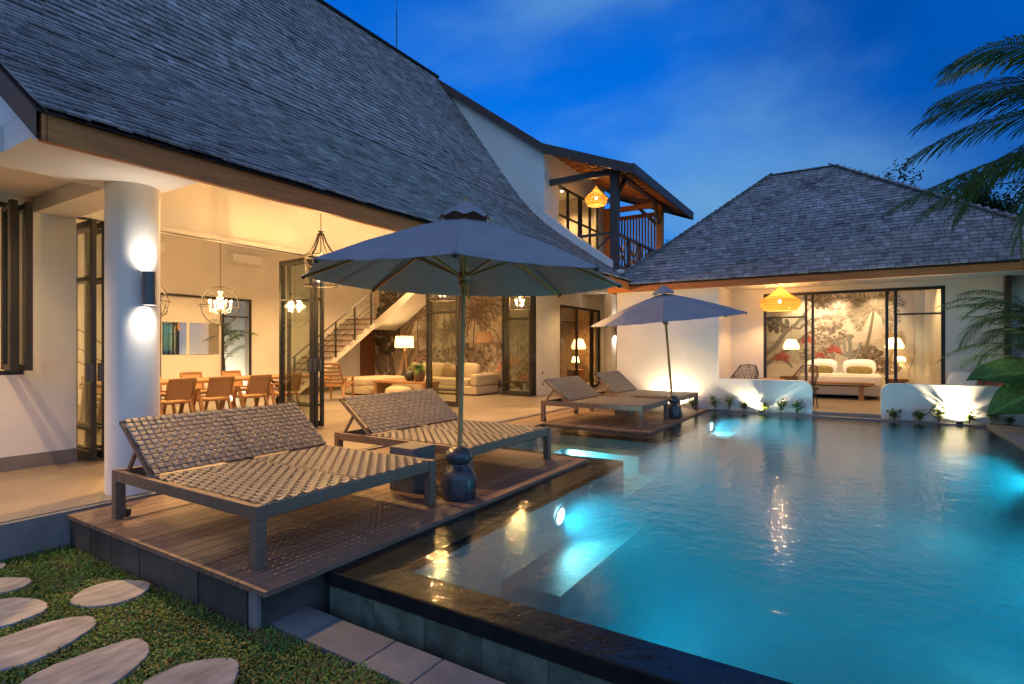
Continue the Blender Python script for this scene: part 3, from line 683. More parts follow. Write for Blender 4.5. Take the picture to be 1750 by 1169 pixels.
# ------------------------------------------------------------------ bedroom pavilion
pav = thing('bedroom_pavilion', 'white poolside bedroom pavilion with a grey hipped shingle roof', 'pavilion', (0, 0, 0))
PE, ER, EL, EBK, EZ, RZ, RU, RV0, RV1 = 12.9, -3.75, 5.3, 20.3, 2.95, 6.02, 16.2, 2.0, 0.47
A_ = Vector((PE, EL, EZ)); B_ = Vector((PE, ER, EZ)); C_ = Vector((EBK, ER, EZ)); D_ = Vector((EBK, EL, EZ)); R0 = Vector((RU, RV0, RZ)); R1 = Vector((RU, RV1, RZ))
pu = MB(); dn = Vector((0, 0, .02))
pu.add([p - dn for p in (A_, B_, C_, D_, R0, R1)], [(0, 1, 5, 4), (1, 2, 5), (2, 3, 4, 5), (3, 0, 4)])
proof = pu.build('roof', 'underlay', pav, fixn=False)
def plane_courses(a, b, c, d, ex):
    """eave a->b, top d->c"""
    U = (b - a).normalized(); Nn = (b - a).cross(d - a).normalized()
    if Nn.z < 0: Nn = -Nn
    T = Nn.cross(U).normalized()
    if T.z < 0: T = -T
    h = (d - a).dot(T); xd = (d - a).dot(U); xc = (c - a).dot(U); xb = (b - a).length; out_ = []; s = 0
    while s < h - .03:
        t_ = s / h; out_.append((a + T * s, U, T, Nn, xd * t_, xb + (xc - xb) * t_)); s += ex
    return out_
shingles(proof, plane_courses(A_, B_, R1, R0, .125) , .125, .15, 300, 5)
o = shingles(proof, plane_courses(B_, C_, R1, R1, .16) + plane_courses(D_, A_, R0, R0, .16), .16, .2, 0, 6)
hp = MB()
for (p, q) in ((A_, R0), (B_, R1), (R0, R1)):
    d_ = q - p; n_ = int(d_.length / .16); hp.usecol = True
    for i in range(n_):
        k = R.uniform(.7, 1.2); hp.color((k, k, k)); a = p + d_ * (i / n_) + Vector((0, 0, .045)); b = p + d_ * ((i + 1.5) / n_) + Vector((0, 0, .025))
        hp.bar(a, b, .16, .016)
hp.build('hip_cap', 'shingle', proof)['kind'] = 'stuff'
MB().box(PE + .04, PE + .10, ER, EL, 2.78, 2.93).build('fascia', 'fascia', proof, bevel=.004)
MB().box(PE + .1, EBK, ER, ER + .05, 2.78, 2.93).build('fascia', 'fascia', proof); MB().box(PE + .1, EBK, EL - .05, EL, 2.78, 2.93).build('fascia', 'fascia', proof)
MB().box(PE + .1, 14.8, ER + .06, EL - .06, 2.86, 2.90).build('soffit', 'ceiling', proof)
FU = 13.25
p = MB(); p.box(FU, FU + .18, 2.71, 5.18, -.3, 2.859); p.box(FU + .181, 20.3, 4.98, 5.18, -.3, 2.859); p.box(FU + .181, 14.8, 2.71, 2.85, .06, 2.859)
p.build('front_wall', 'plaster', pav)
def lowwall(y0, y1, r=.2, ztop=.70, flip=False):
    ys_ = [(y0, -.3), (y0, ztop)]
    arc = [(y1 - r + r * math.sin(a), ztop - r + r * math.cos(a)) for a in [i * math.pi / 16 for i in range(9)]] if y1 > y0 else [(y1 + r - r * math.sin(a), ztop - r + r * math.cos(a)) for a in [i * math.pi / 16 for i in range(9)]]
    MB().prism([(y0, -.3), (y0, ztop)] + arc + [(y1, -.3)], 'x', FU, FU + .16).build('low_wall', 'plaster', pav, bevel=.008)
lowwall(2.709, .80); lowwall(-3.4, -.41)
MB().box(FU + .02, 19.3, -3.4, 2.85, -.3, .06).build('floor', 'floor', pav)
b = MB(); BU = 14.8
b.box(BU, BU + .15, 1.96, 2.85, .06, 3.4); b.box(BU, BU + .15, -3.4, -1.60, .06, 3.4); b.box(BU, BU + .15, -1.60, 1.96, 2.74, 3.4)
b.build('back_wall', 'plaster', pav)
MB().box(14.6, 14.78, -2.62, -2.53, .06, 2.86).build('post', 'fascia_dark', pav)
# sliding door frames
w = MB()
for a, dw in ((1.89, .07), (1.0, .055), (.86, .055), (-.60, .06), (-.76, .06), (-1.60, .07)): w.box(BU + .02, BU + .09, a, a + dw, .06, 2.74)
w.box(BU + .021, BU + .089, -1.53, 1.89, 2.67, 2.739)
for a, b_ in ((1.055, 1.89), (-1.53, -.76)): w.box(BU + .03, BU + .08, a, b_, 2.13, 2.17); w.box(BU + .03, BU + .08, a, b_, .06, .13)
w = w.build('sliding_door', 'black', pav, bevel=.003)
for a, b_ in ((1.055, 1.89), (-1.53, -.76)): MB().box(BU + .05, BU + .056, a, b_, .13, 2.67).build('pane', 'glass', w)
MB().box(19.2, 19.35, -1.6, 2.85, .06, 3.4).build('bedroom_end_wall', 'plaster', pav)
MB().box(BU + .15, 19.2, 2.6, 2.85, .06, 3.4).box(BU + .15, 19.2, -1.75, -1.605, .06, 3.4).build('bedroom_side_wall', 'plaster', pav)
MB().box(BU + .15, 19.2, -1.6, 2.6, 3.3, 3.4).build('bedroom_ceiling', 'ceiling', pav)
structure(MB().box(13.022, 13.25, -3.4, 5.0, -.3, -.012).build('planting_bed', 'conc'))

# ------------------------------------------------------------------ painted murals (flat prints on the two end walls)
rm = random.Random(21)
def kk(c, a, b):
    k = rm.uniform(a, b); return tuple(q * k for q in c)
class Print:
    """thin print layers on a wall x = const, drawn in (y, z)"""
    def __init__(s, x): s.x = x; s.m = MB(); s.k = 0
    def poly(s, P, c):
        s.k += 1; x = s.x - .002 - s.k * 4e-6; s.m.color(c); s.m.add([(x, a, b) for a, b in P], [tuple(range(len(P)))])
    def blob(s, y, z, r, c, n=7, sq=1.0):
        s.poly([(y + r * rm.uniform(.6, 1.15) * math.cos(2 * math.pi * i / n), z + sq * r * rm.uniform(.6, 1.15) * math.sin(2 * math.pi * i / n)) for i in range(n)], c)
    def stroke(s, P, w0, w1, c):
        n = len(P); A = []; B = []
        for i, p in enumerate(P):
            a = P[max(i - 1, 0)]; b = P[min(i + 1, n - 1)]; d = Vector((b[0] - a[0], b[1] - a[1])).normalized(); w = (w0 + (w1 - w0) * i / (n - 1)) / 2
            A.append((p[0] - d.y * w, p[1] + d.x * w)); B.append((p[0] + d.y * w, p[1] - d.x * w))
        for i in range(n - 1): s.poly([A[i], A[i + 1], B[i + 1], B[i]], c)
    def leaf(s, y, z, a, l, w, c):
        dx, dz = math.cos(a), math.sin(a); s.poly([(y, z), (y + dx * l * .4 - dz * w, z + dz * l * .4 + dx * w), (y + dx * l, z + dz * l), (y + dx * l * .4 + dz * w, z + dz * l * .4 - dx * w)], c)
    def frond(s, y, z, a, l, c, droop=.7, nl=16, lw=.035):
        P = []; aa = a; py, pz = y, z
        for i in range(nl):
            P.append((py, pz)); py += math.cos(aa) * l / nl; pz += math.sin(aa) * l / nl; aa += (-droop / nl if math.cos(a) > 0 else droop / nl)
        for i, p in enumerate(P[1:]):
            t_ = (i + 1) / nl; ll = l * .38 * (math.sin(math.pi * min(1, t_ * .85 + .15)) * .8 + .2); dirn = math.atan2(P[i + 1][1] - P[i][1], P[i + 1][0] - P[i][0])
            for sg in (-1, 1): s.leaf(p[0], p[1], dirn + sg * rm.uniform(.5, .9), ll, lw * l * .6, kk(c, .75, 1.25))
        s.stroke(P, .03 * l, .008 * l, tuple(q * .8 for q in c))
    def palm(s, y, z, base, l, c, n=9, tw=.09):
        s.stroke([(base[0] + (y - base[0]) * t_ ** .7, base[1] + (z - base[1]) * t_) for t_ in [i / 8 for i in range(9)]], tw, tw * .6, tuple(q * .8 for q in c))
        for i in range(n):
            a = math.pi * (-.15 + 1.3 * i / (n - 1)) + rm.uniform(-.1, .1); s.frond(y, z, a, l * rm.uniform(.8, 1.1), c, 1.3)
    def clump(s, y, z, ry, rz, n, c, r0=.05, r1=.1):
        for _ in range(n):
            a = rm.uniform(0, 6.28); q = math.sqrt(rm.random()); k = rm.uniform(.6, 1.45); s.blob(y + ry * q * math.cos(a), z + rz * q * math.sin(a), rm.uniform(r0, r1), tuple(min(.6, x * k) for x in c), 6)
    def agave(s, y, z, r, c, n=15):
        for i in range(n): s.leaf(y, z, math.pi * (-.1 + 1.2 * i / (n - 1)) + rm.uniform(-.1, .1), r * rm.uniform(.7, 1.1), r * .08, kk(c, .7, 1.3))
SEP = (.17, .13, .10); DRK = (.075, .058, .046); MID = (.27, .215, .168); PALE = (.42, .35, .28)
mw = tag(MB().box(13.985, 13.999, 7.98, BV - .01, .03, 4.38).build('mural', 'mural'), 'sepia jungle mural with palms covering the living room end wall', 'mural')
P_ = Print(13.985)
P_.poly([(7.98, 2.05), (8.8, 2.35), (9.5, 2.2), (10.6, 2.0), (12, 2.1), (13, 1.9), (14.6, 2.0), (14.6, 1.2), (7.98, 1.2)], (.50, .43, .345))
P_.poly([(7.98, 1.75), (9.0, 1.95), (10.2, 1.7), (11.5, 1.85), (12.6, 1.6), (14.6, 1.7), (14.6, .6), (7.98, .6)], (.43, .365, .29))
P_.palm(9.75, 2.75, (9.85, 1.2), .75, SEP, 10, .05); P_.palm(10.2, 2.38, (10.3, .9), .72, SEP, 10, .06); P_.palm(11.4, 2.75, (11.5, 1.2), .9, MID, 10, .07); P_.palm(11.1, 1.95, (11.1, .9), .6, SEP, 9, .05)
P_.palm(12.6, 2.35, (12.5, .8), .85, SEP, 11, .08); P_.palm(12.1, 2.0, (12.1, .8), .55, MID, 9, .05); P_.palm(13.3, 2.9, (13.6, 1.0), 1.1, DRK, 11, .12); P_.palm(8.6, 2.0, (8.6, 1), .5, MID, 8, .04)
for y, z, a, b, n, c in ((8.5, 1.25, .7, .45, 90, MID), (9.6, 1.2, .8, .45, 110, MID), (10.7, 1.1, .8, .45, 110, SEP), (9.1, .7, .9, .5, 120, SEP), (10.3, .6, .9, .5, 110, SEP), (8.2, .5, .5, .5, 60, DRK), (11.8, .9, .7, .5, 90, SEP)):
    P_.clump(y, z, a, b, n, c, .05, .11)
for i in range(60): P_.leaf(rm.uniform(8.0, 9.6), rm.uniform(.2, 1.0), rm.uniform(.3, 2.8), rm.uniform(.25, .5), .06, kk(MID, .8, 1.5))
for i in range(34):
    y = rm.uniform(12.9, 14.5); P_.leaf(y, rm.uniform(.1, .9), rm.uniform(1.2, 2.6), rm.uniform(.9, 1.6), .14, kk(SEP, .5, 1.8))
P_.clump(14.0, 2.1, .6, .9, 120, DRK, .07, .16)
for y, z in ((9.15, .75), (8.7, .95), (8.35, .45)): P_.agave(y, z, .35, (.50, .24, .17))
P_.m.build('mural_print', 'ink', mw, fixn=False)

mb_ = tag(MB().box(19.185, 19.199, -1.38, 2.58, .07, 3.29).build('mural', 'mural2'), 'sepia mural with a palm, cactus and branches behind the bed', 'mural')
Q_ = Print(19.185)
Q_.poly([(-1.38, 1.5), (-.8, 1.75), (0, 1.55), (.8, 1.75), (2.58, 1.6), (2.58, .9), (-1.38, .9)], (.52, .44, .35))
for y, z, a, b, n, c in ((.75, 2.95, .55, .38, 170, MID), (.35, 2.55, .35, .3, 70, PALE), (.9, 2.2, .6, .22, 90, PALE), (.7, 1.75, .6, .3, 110, MID), (2.15, 2.15, .35, .25, 80, SEP), (-.25, 1.15, .42, .32, 120, SEP), (1.0, 1.15, .5, .3, 90, MID), (-.75, .85, .3, .2, 60, SEP)):
    Q_.clump(y, z, a, b, n, c, .03, .075)
BRN = (.25, .20, .155)
Q_.stroke([(2.5, 1.2), (2.2, 1.45), (1.9, 1.9), (1.6, 2.15), (1.3, 2.55), (1.0, 2.95), (.7, 3.1)], .17, .03, BRN); Q_.stroke([(2.5, .85), (2.2, 1.1), (1.9, 1.0), (1.7, .8)], .15, .05, BRN)
Q_.stroke([(2.2, 1.1), (1.7, 1.45), (1.4, 1.75), (1.1, 2.0), (.7, 2.0)], .14, .03, BRN); Q_.stroke([(1.75, 2.05), (1.5, 2.0), (1.2, 2.3), (.8, 2.3)], .09, .02, BRN)
Q_.stroke([(1.9, 1.9), (2.1, 2.2), (2.3, 2.25)], .09, .03, BRN); Q_.stroke([(1.2, 2.65), (1.4, 2.95), (1.35, 3.2)], .06, .02, BRN); Q_.stroke([(1.4, 1.75), (1.15, 1.55), (.9, 1.5)], .08, .02, BRN)
Q_.palm(-.42, 2.52, (-.18, 1.25), .78, (.26, .215, .15), 11, .10)
G_ = (.25, .245, .22)
Q_.stroke([(.17, .9), (.17, 1.75)], .11, .08, G_); Q_.stroke([(.17, 1.15), (.4, 1.22), (.5, 1.6)], .07, .07, G_); Q_.stroke([(.17, 1.18), (.3, 1.3), (.33, 1.68)], .06, .06, G_); Q_.stroke([(.17, 1.15), (-.02, 1.25), (-.1, 1.58)], .07, .07, G_)
for y, z, r in ((.58, 1.3, .26), (2.0, 1.05, .3), (1.3, 1.6, .25), (.95, 1.15, .18)): Q_.agave(y, z, r, (.42, .10, .07), 24)
Q_.palm(-.95, 1.7, (-.75, .95), .3, (.45, .30, .12), 8, .04)
Q_.m.build('mural_print', 'ink', mb_, fixn=False)

# ------------------------------------------------------------------ loungers with woven straps
PIT = .054
def strapmesh(ncross, par, tail=0.0, wid=.0385, h=.0048, th=.0022, step=PIT, mt='strap'):
    m = MB(); pts_ = []
    L_ = ncross * step
    if tail: pts_ += [(-.012, -tail), (-.010, .001)]
    for i in range(ncross):
        c = (i + .5) * step; s_ = h if (i + par) % 2 == 0 else -h
        pts_ += [(c - step * .30, s_), (c + step * .30, s_)]
    pts_ = pts_ + [(L_, 0)]
    vs = []; fs = []
    for (y, z) in pts_:
        vs += [(-wid / 2, y, z), (wid / 2, y, z), (wid / 2, y, z - th), (-wid / 2, y, z - th)]
    for i in range(len(pts_) - 1):
        a = i * 4
        for k in range(4): fs.append((a + k, a + (k + 1) % 4, a + 4 + (k + 1) % 4, a + 4 + k))
    m.add(vs, fs); return m.mesh('strap', mt)
LW, LL, HIN, BL, BA = 1.74, 2.0, 1.42, .655, rad(38)
HALF = (LW - .10) / 2; NC = int(HALF / PIT); NSEAT = 26; NBACK = 12
SM = {k: (strapmesh(NSEAT, k, .035), strapmesh(NBACK, k), strapmesh(NC, k, step=HALF / NC, mt='strap_shaded')) for k in (0, 1)}
def lounger(label, loc, sx=1.0, ba=BA):
    T = thing('sun_lounger', label, 'sun lounger', loc, 0, 'woven double sun loungers'); T.scale = (sx, 1, 1)
    for x in (0.0, LW - .075):
        for y in (0.0, LL - .075): MB().box(x, x + .075, y, y + .075, 0, .398).build('leg', 'lframe', T, bevel=.004)
    for x in (0.002, LW - .047): MB().box(x, x + .045, .076, LL - .076, .31, .395).build('side_rail', 'lframe', T, bevel=.004)
    for y in (.012, LL - .055): MB().box(.076, LW - .076, y, y + .045, .305, .393).build('end_rail', 'lframe', T, bevel=.004)
    MB().box(LW / 2 - .02, LW / 2 + .02, .06, LL - .06, .33, .387).build('centre_rail', 'lframe', T)
    MB().box(.05, LW - .05, HIN - .005, HIN + .03, .34, .386).build('cross_rail', 'lframe', T)
    # backrest frame, two struts, castor
    bf = MB(); ty = Vector((0, math.cos(ba), math.sin(ba))); o0 = Vector((0, HIN + .012, .377))
    for x in (.055, LW / 2 - .022, LW / 2 + .022, LW - .055): bf.bar(o0 + Vector((x, 0, 0)), o0 + Vector((x, 0, 0)) + ty * BL, .03, .026, (0, -1, 1))
    bf.bar(o0 + Vector((.04, 0, 0)) + ty * BL, o0 + Vector((LW - .04, 0, 0)) + ty * BL, .026, .03); bf.build('back_frame', 'lframe', T)
    for x in (.10, LW / 2 + .08): MB().bar(o0 + Vector((x, 0, -.02)) + ty * .42, (x, HIN + .52, .37), .022, .03).build('strut', 'lframe', T)
    for x in (.10, LW - .10): MB().lathe([(.0, -.015), (.035, -.015), (.035, .015), (.0, .015)], (0, 0, 0), 16).build('castor', 'black', T).matrix_basis = Matrix.Translation((x, LL - .04, .036)) @ Matrix.Rotation(rad(90), 4, 'Y')
    cs = HALF / NC
    for hf in (0, 1):
        x0 = .05 if hf == 0 else LW / 2
        for i in range(NC):
            x = x0 + (i + .5) * cs
            newobj('strap', SM[i % 2][0], T, Matrix.Translation((x, .028, .399)))
            newobj('strap', SM[i % 2][1], T, Matrix.Translation((x, HIN + .008 * math.sin(-ba), .401 + .004)) @ Matrix.Rotation(ba, 4, 'X') @ Matrix.Translation((0, 0, .016)))
        for j in range(NSEAT):
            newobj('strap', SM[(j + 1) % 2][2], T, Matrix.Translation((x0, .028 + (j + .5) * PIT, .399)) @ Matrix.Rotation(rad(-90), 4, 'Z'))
        for j in range(NBACK):
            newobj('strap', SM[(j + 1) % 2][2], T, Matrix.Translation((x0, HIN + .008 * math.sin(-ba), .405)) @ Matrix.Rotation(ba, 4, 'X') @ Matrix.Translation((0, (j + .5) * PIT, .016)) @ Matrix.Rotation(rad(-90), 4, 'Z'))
    return T
lounger('nearest woven double lounger, on the deck beside the round column', (2.06, 3.20, 0))
lounger('second woven double lounger, between the big parasol pole and the plunge bay', (4.40, 3.28, 0))
lounger('third woven lounger, alone at the front of the far deck', (9.16, 3.12, 0), .88)
lounger('farthest woven lounger, next to the white pavilion wall', (11.25, 3.05, 0), .88, rad(42))
tag(MB().box(3.945, 4.265, 3.60, 3.92, .001, .43).build('side_table', 'basalt', bevel=.008), 'dark stone block side table between the two near loungers', 'side table', 'stone block side tables')
tag(MB().box(10.78, 11.10, 3.95, 4.27, .001, .40).build('side_table', 'basalt', bevel=.008), 'stone block side table between the two far loungers', 'side table', 'stone block side tables')

# ------------------------------------------------------------------ parasols
def parasol(label, loc, Rr, zt, zr, tilt=(0, 0), rot=0.0, hub=2.08):
    T = thing('parasol', label, 'parasol', loc, 0, 'grey canvas parasols'); n = 8
    tb = MB(); k = 7; q = 8
    prof_ = lambda t_: zt - .10 + (zr - zt + .10) * (t_ * 1.0 + .06 * math.sin(math.pi * t_) * -1)
    vs = []; fs = []
    for i in range(n):
        a0 = rot + 2 * math.pi * i / n; a1 = rot + 2 * math.pi * (i + 1) / n; b = len(vs)
        for j in range(k + 1):
            t_ = .06 + .94 * j / k
            p0 = Vector((math.cos(a0), math.sin(a0), 0)) * Rr * t_; p1 = Vector((math.cos(a1), math.sin(a1), 0)) * Rr * t_; z = prof_(t_)
            for m_ in range(q + 1):
                s_ = m_ / q; e = 4 * s_ * (1 - s_); pp = p0.lerp(p1, s_)
                pp *= 1 - .022 * e * t_ ** 3
                ripple = .004 * math.sin(m_ * 2.7 + i) * t_ * (1 if e > .01 else 0)
                vs.append((pp.x, pp.y, z - .035 * e * t_ ** 1.5 + ripple + .02 * e * t_ ** 6))
        for j in range(k):
            for m_ in range(q):
                c_ = b + j * (q + 1) + m_; fs.append((c_, c_ + 1, c_ + q + 2, c_ + q + 1))
    cano = tb.add(vs, fs).build('canopy', 'canvas', T, fixn=False)
    so_ = cano.modifiers.new('thick', 'SOLIDIFY'); so_.thickness = .003
    sd_ = MB()
    for i in range(n):
        a0 = rot + 2 * math.pi * i / n; e0 = Vector((math.cos(a0), math.sin(a0), 0))
        sd_.tube([e0 * (Rr * t_) + Vector((0, 0, prof_(t_) + .003)) for t_ in (.08, .35, .7, 1.0)], .0045, 4)
    sd_.build('seam', 'canvas', cano)
    # ruffled vent cap
    vv = []; ff = []; m_ = 48
    for j, (r_, dz) in enumerate(((.03, .03), (.10, -.02), (.18, -.075), (.235, -.125))):
        for i in range(m_):
            a = 2 * math.pi * i / m_; wv = .05 * math.cos(8 * (a - rot)) * (j / 3) ** 3
            vv.append((r_ * math.cos(a) * (1 + wv), r_ * math.sin(a) * (1 + wv), zt + .015 + dz - wv * .35))
    for j in range(3):
        for i in range(m_): ff.append((j * m_ + i, j * m_ + (i + 1) % m_, (j + 1) * m_ + (i + 1) % m_, (j + 1) * m_ + i))
    MB().add(vv, ff).build('vent_cap', 'canvas', T, smooth=False)
    MB().lathe([(0, .06), (.022, .055), (.028, .03), (.02, 0), (.02, -.05)], (0, 0, zt + .015), 12).build('finial', 'bamboo', T)
    MB().lathe([(.024, .4), (.024, zt)], (0, 0, 0), 16).build('pole', 'bamboo', T, smooth=True)
    MB().lathe([(.024, -.10), (.05, -.09), (.05, -.06), (.038, -.05), (.055, -.03), (.062, 0), (.05, .03), (.024, .04)], (0, 0, hub), 16).build('runner', 'bamboo', T)
    for i in range(n):
        a0 = rot + 2 * math.pi * i / n; e0 = Vector((math.cos(a0), math.sin(a0), 0))
        MB().bar(e0 * .04 + Vector((0, 0, prof_(.05) - .02)), e0 * Rr * .985 + Vector((0, 0, prof_(.985) - .018)), .02, .026).build('rib', 'bamboo', T)
        MB().bar(e0 * .05 + Vector((0, 0, hub)), e0 * Rr * .48 + Vector((0, 0, prof_(.48) - .035)), .016, .022).build('strut', 'bamboo', T)
        MB().sphere(e0 * Rr * .985 + Vector((0, 0, prof_(.985) - .015)), .022, 8, 6).build('rib_tip', 'black', T)
    T.rotation_euler = (tilt[0], tilt[1], 0)
    return T
def parasol_base(label, loc, s=1.0):
    pr = [(.0, 0), (.15, 0), (.163, .02), (.166, .10), (.166, .19), (.158, .225), (.125, .275), (.092, .305), (.086, .318), (.10, .33), (.122, .36), (.128, .395), (.116, .43), (.085, .462), (.045, .48), (0, .484)]
    return tag(MB().lathe([(a * s, b * s) for a, b in pr], loc, 40).build('stone_ballast', 'ceramic', smooth=True), label, 'ballast', 'dark bottle shaped parasol bases')
parasol('large grey parasol over the two near loungers', (4.08, 3.16, 0), 1.50, 2.73, 2.03, (rad(1.1), rad(.7)), rad(35))
parasol_base('glazed dark bottle base holding the large near parasol', (4.08, 3.16, .001))
parasol('leaning grey parasol between the two far loungers', (10.98, 3.10, .02), 1.50, 2.58, 1.95, (rad(-3.2), rad(-5.0)), rad(15), 1.95)
parasol_base('small dark bottle base holding the leaning far parasol', (10.98, 3.10, .001), .95)

# ------------------------------------------------------------------ lamps
def ring(m, c, r, t_, axis='z', n=28, tilt=None):
    P = []
    for i in range(n):
        a = 2 * math.pi * i / n; v = Vector((math.cos(a) * r, math.sin(a) * r, 0))
        if tilt is not None: v.rotate(tilt)
        P.append(Vector(c) + v)
    m.tube(P, t_, 6, closed=True)
def chain(name, top, bot, parent, x=0, y=0):
    m = MB(); z = bot; k = 0
    while z < top:
        P = [Vector((.010 * math.cos(a), 0, .022 * math.sin(a))) for a in [2 * math.pi * i / 8 for i in range(8)]]
        if k % 2: P = [Vector((0, p.x, p.z)) for p in P]
        m.tube([p + Vector((x, y, z)) for p in P], .003, 4, closed=True); z += .034; k += 1
    return m.build(name, 'iron', parent)
def lantern(label, loc, top, power):
    T = thing('hanging_lantern', label, 'lantern', loc, 0, 'glass lanterns under the eave'); r = .235
    m = MB(); ring(m, (0, 0, 0), r, .007); ring(m, (0, 0, .42), r, .008); ring(m, (0, 0, .30), r * .99, .004)
    for i in range(4):
        a = i * math.pi / 2 + .4; e = Vector((math.cos(a), math.sin(a), 0)); m.tube([e * r, e * r + Vector((0, 0, .42))], .007, 6)
        P = [e * r + Vector((0, 0, .42)), e * r * .62 + Vector((0, 0, .52)), e * r * .36 + Vector((0, 0, .62)), e * r * .2 + Vector((0, 0, .72))]; m.tube(P, [.012, .014, .012, .012], 6)
    m.tube([(0, 0, .05), (0, 0, .74)], .007, 6)
    ring(m, (0, 0, .78), .03, .008); m.lathe([(0, .70), (.05, .71), (.055, .73), (.03, .76), (0, .77)], (0, 0, 0), 14)
    m.build('frame', 'iron', T)
    MB().lathe([(r * .97, .005), (r * .97, .42), (r * .75, .50)], (0, 0, 0), 28).build('glass', 'lglass', T, smooth=True)
    c = MB(); b = MB()
    for i in range(5):
        a = 2 * math.pi * i / 5; x, y = .10 * math.cos(a), .10 * math.sin(a)
        c.tube([(0, 0, .10), (x * .6, y * .6, .06), (x, y, .10)], .005, 5); c.lathe([(.012, .10), (.012, .17)], (x, y, 0), 8); b.sphere((x, y, .195), .014, 8, 6, (1, 1, 1.7))
    c.build('candle_arm', 'crystal', T); b.build('bulb', 'candle', T)
    chain('chain', top - loc[2], .80, T)
    lamp('lantern_light', 'POINT', (0, 0, .22), power, WARM, T, .022)
    return T
lantern('glass lantern on a chain above the tip of the big parasol', (5.18, 6.5, 2.29), 4.0, 120)
lantern('glass lantern hidden behind the big parasol, only its foot showing', (7.9, 6.5, 2.29), 4.0, 120)
lantern('lit glass lantern just below the far rim of the big parasol', (10.65, 6.5, 2.29), 4.0, 120)

def orb(label, loc, top, r=.38, power=70):
    T = thing('orb_chandelier', label, 'chandelier', loc, 0, 'wire orb chandeliers over the dining table'); m = MB()
    from mathutils import Euler
    for e in ((0, 0, 0), (rad(90), 0, 0), (rad(90), 0, rad(60)), (rad(90), 0, rad(120)), (rad(35), rad(20), 0)): ring(m, (0, 0, 0), r * (1 - .01 * e[2]), .007, n=36, tilt=Euler(e))
    m.build('frame', 'iron', T)
    c = MB(); b = MB(); dr = MB()
    c.lathe([(.01, .30), (.05, .28), (.03, .22), (.06, .16), (.02, .1), (.05, .0), (.08, -.06), (.02, -.12), (0, -.15)], (0, 0, 0), 12)
    for i in range(8):
        a = 2 * math.pi * i / 8; x, y = math.cos(a), math.sin(a)
        c.tube([(0, 0, -.05), (x * .09, y * .09, -.11), (x * .17, y * .17, -.06), (x * .2, y * .2, 0)], .007, 6); c.lathe([(.026, 0), (.014, .01), (.012, .06)], (x * .2, y * .2, 0), 8)
        b.sphere((x * .2, y * .2, .09), .016, 8, 6, (1, 1, 1.8))
        for q in range(3): dr.sphere((x * (.09 + .05 * q), y * (.09 + .05 * q), -.15 + .02 * q), .011, 6, 5, (1, 1, 1.6)); dr.sphere((x * .2, y * .2, -.03 - .02 * q), .009, 6, 4)
    c.build('candelabra', 'crystal', T, smooth=True); b.build('bulb', 'candle', T); dr.build('crystal_drop', 'crystal', T)
    chain('chain', top - loc[2], r, T)
    lamp('chandelier_light', 'POINT', (0, 0, .1), power, WARM2, T, .15)
    return T
orb('orb chandelier hanging clear over the dining table', (6.06, 10.6, 2.23), 4.4)
orb('orb chandelier half hidden behind the round column', (4.72, 10.6, 2.23), 4.4)

def sconce(label, loc, face, power=16):
    T = thing('wall_sconce', label, 'wall light', loc, 0, 'up and down sconces on the columns'); f_ = Vector((face[0], face[1], 0)).normalized()
    MB().lathe([(.054, -.155), (.057, -.155), (.057, .155), (.054, .155), (.050, .12), (.0, .12)], (0, 0, 0), 28).build('shade', 'grey', T, smooth=True)
    MB().lathe([(.052, -.135), (.0, -.134)], (0, 0, 0), 20).lathe([(.052, .135), (.0, .134)], (0, 0, 0), 20).build('lens', 'bulbw', T)
    MB().bar(f_ * -.056, f_ * -.105, .05, .11).build('bracket', 'grey', T)
    b = f_ * .03
    for sg in (1, -1): lamp('sconce_light', 'SPOT', (b.x, b.y, sg * .16), power, NEUT, T, .03, to=(-.22 * f_.x, -.22 * f_.y, sg), size=rad(120), blend=1.0)
    return T
sconce('dark cylinder sconce on the near round column', (2.54, 5.625, 1.96), (0.03, -1), 9)
sconce('small dark sconce on the far passage column', (17.3 - .2 * .29, 7.0 - .98 * .29, 2.0), (-.2, -.98), 18)

def rattan(label, loc, top, r, h, power):
    T = thing('rattan_pendant', label, 'pendant lamp', loc, 0, 'woven rattan pendants'); n = 84
    pr = [(.03, h), (.10, h * .93), (.22, h * .80), (.42, h * .66), (.70, h * .53), (.93, h * .42), (1.0, h * .32), (.96, h * .2), (.86, h * .08), (.78, 0)]
    m = MB()
    for i in range(n):
        a = 2 * math.pi * i / n; w = math.pi / n * .78; vs = []
        for q, z in pr:
            for s_ in (-w, w): vs.append((q * r * math.cos(a + s_), q * r * math.sin(a + s_), z))
        m.add(vs, [(2 * k, 2 * k + 1, 2 * k + 3, 2 * k + 2) for k in range(len(pr) - 1)])
    m.build('shade', 'rattan', T)
    g_ = MB()
    for q, z in pr[2:]: ring(g_, (0, 0, z), q * r * 1.004, .006, n=40)
    for q, z in ((.99, h * .37), (.99, h * .27), (.92, h * .14), (.56, h * .60)): ring(g_, (0, 0, z), q * r, .003, n=40)
    g_.build('hoop', 'wicker', T)
    MB().tube([(0, 0, h * .45), (0, 0, top - loc[2])], .004, 6).build('cord', 'black', T)
    MB().sphere((0, 0, h * .36), .035, 12, 8, (1, 1, 1.25)).build('bulb', 'bulb', T)
    lamp('pendant_light', 'POINT', (0, 0, h * .36), power, WARM, T, .06)
    return T
rattan('large woven rattan pendant over the pavilion patio', (14.0, 1.5, 2.27), 2.86, .44, .58, 120)
rattan('rattan pendant hanging in the upstairs balcony', (14.40, 6.25, 5.45), 6.5, .32, .56, 62)

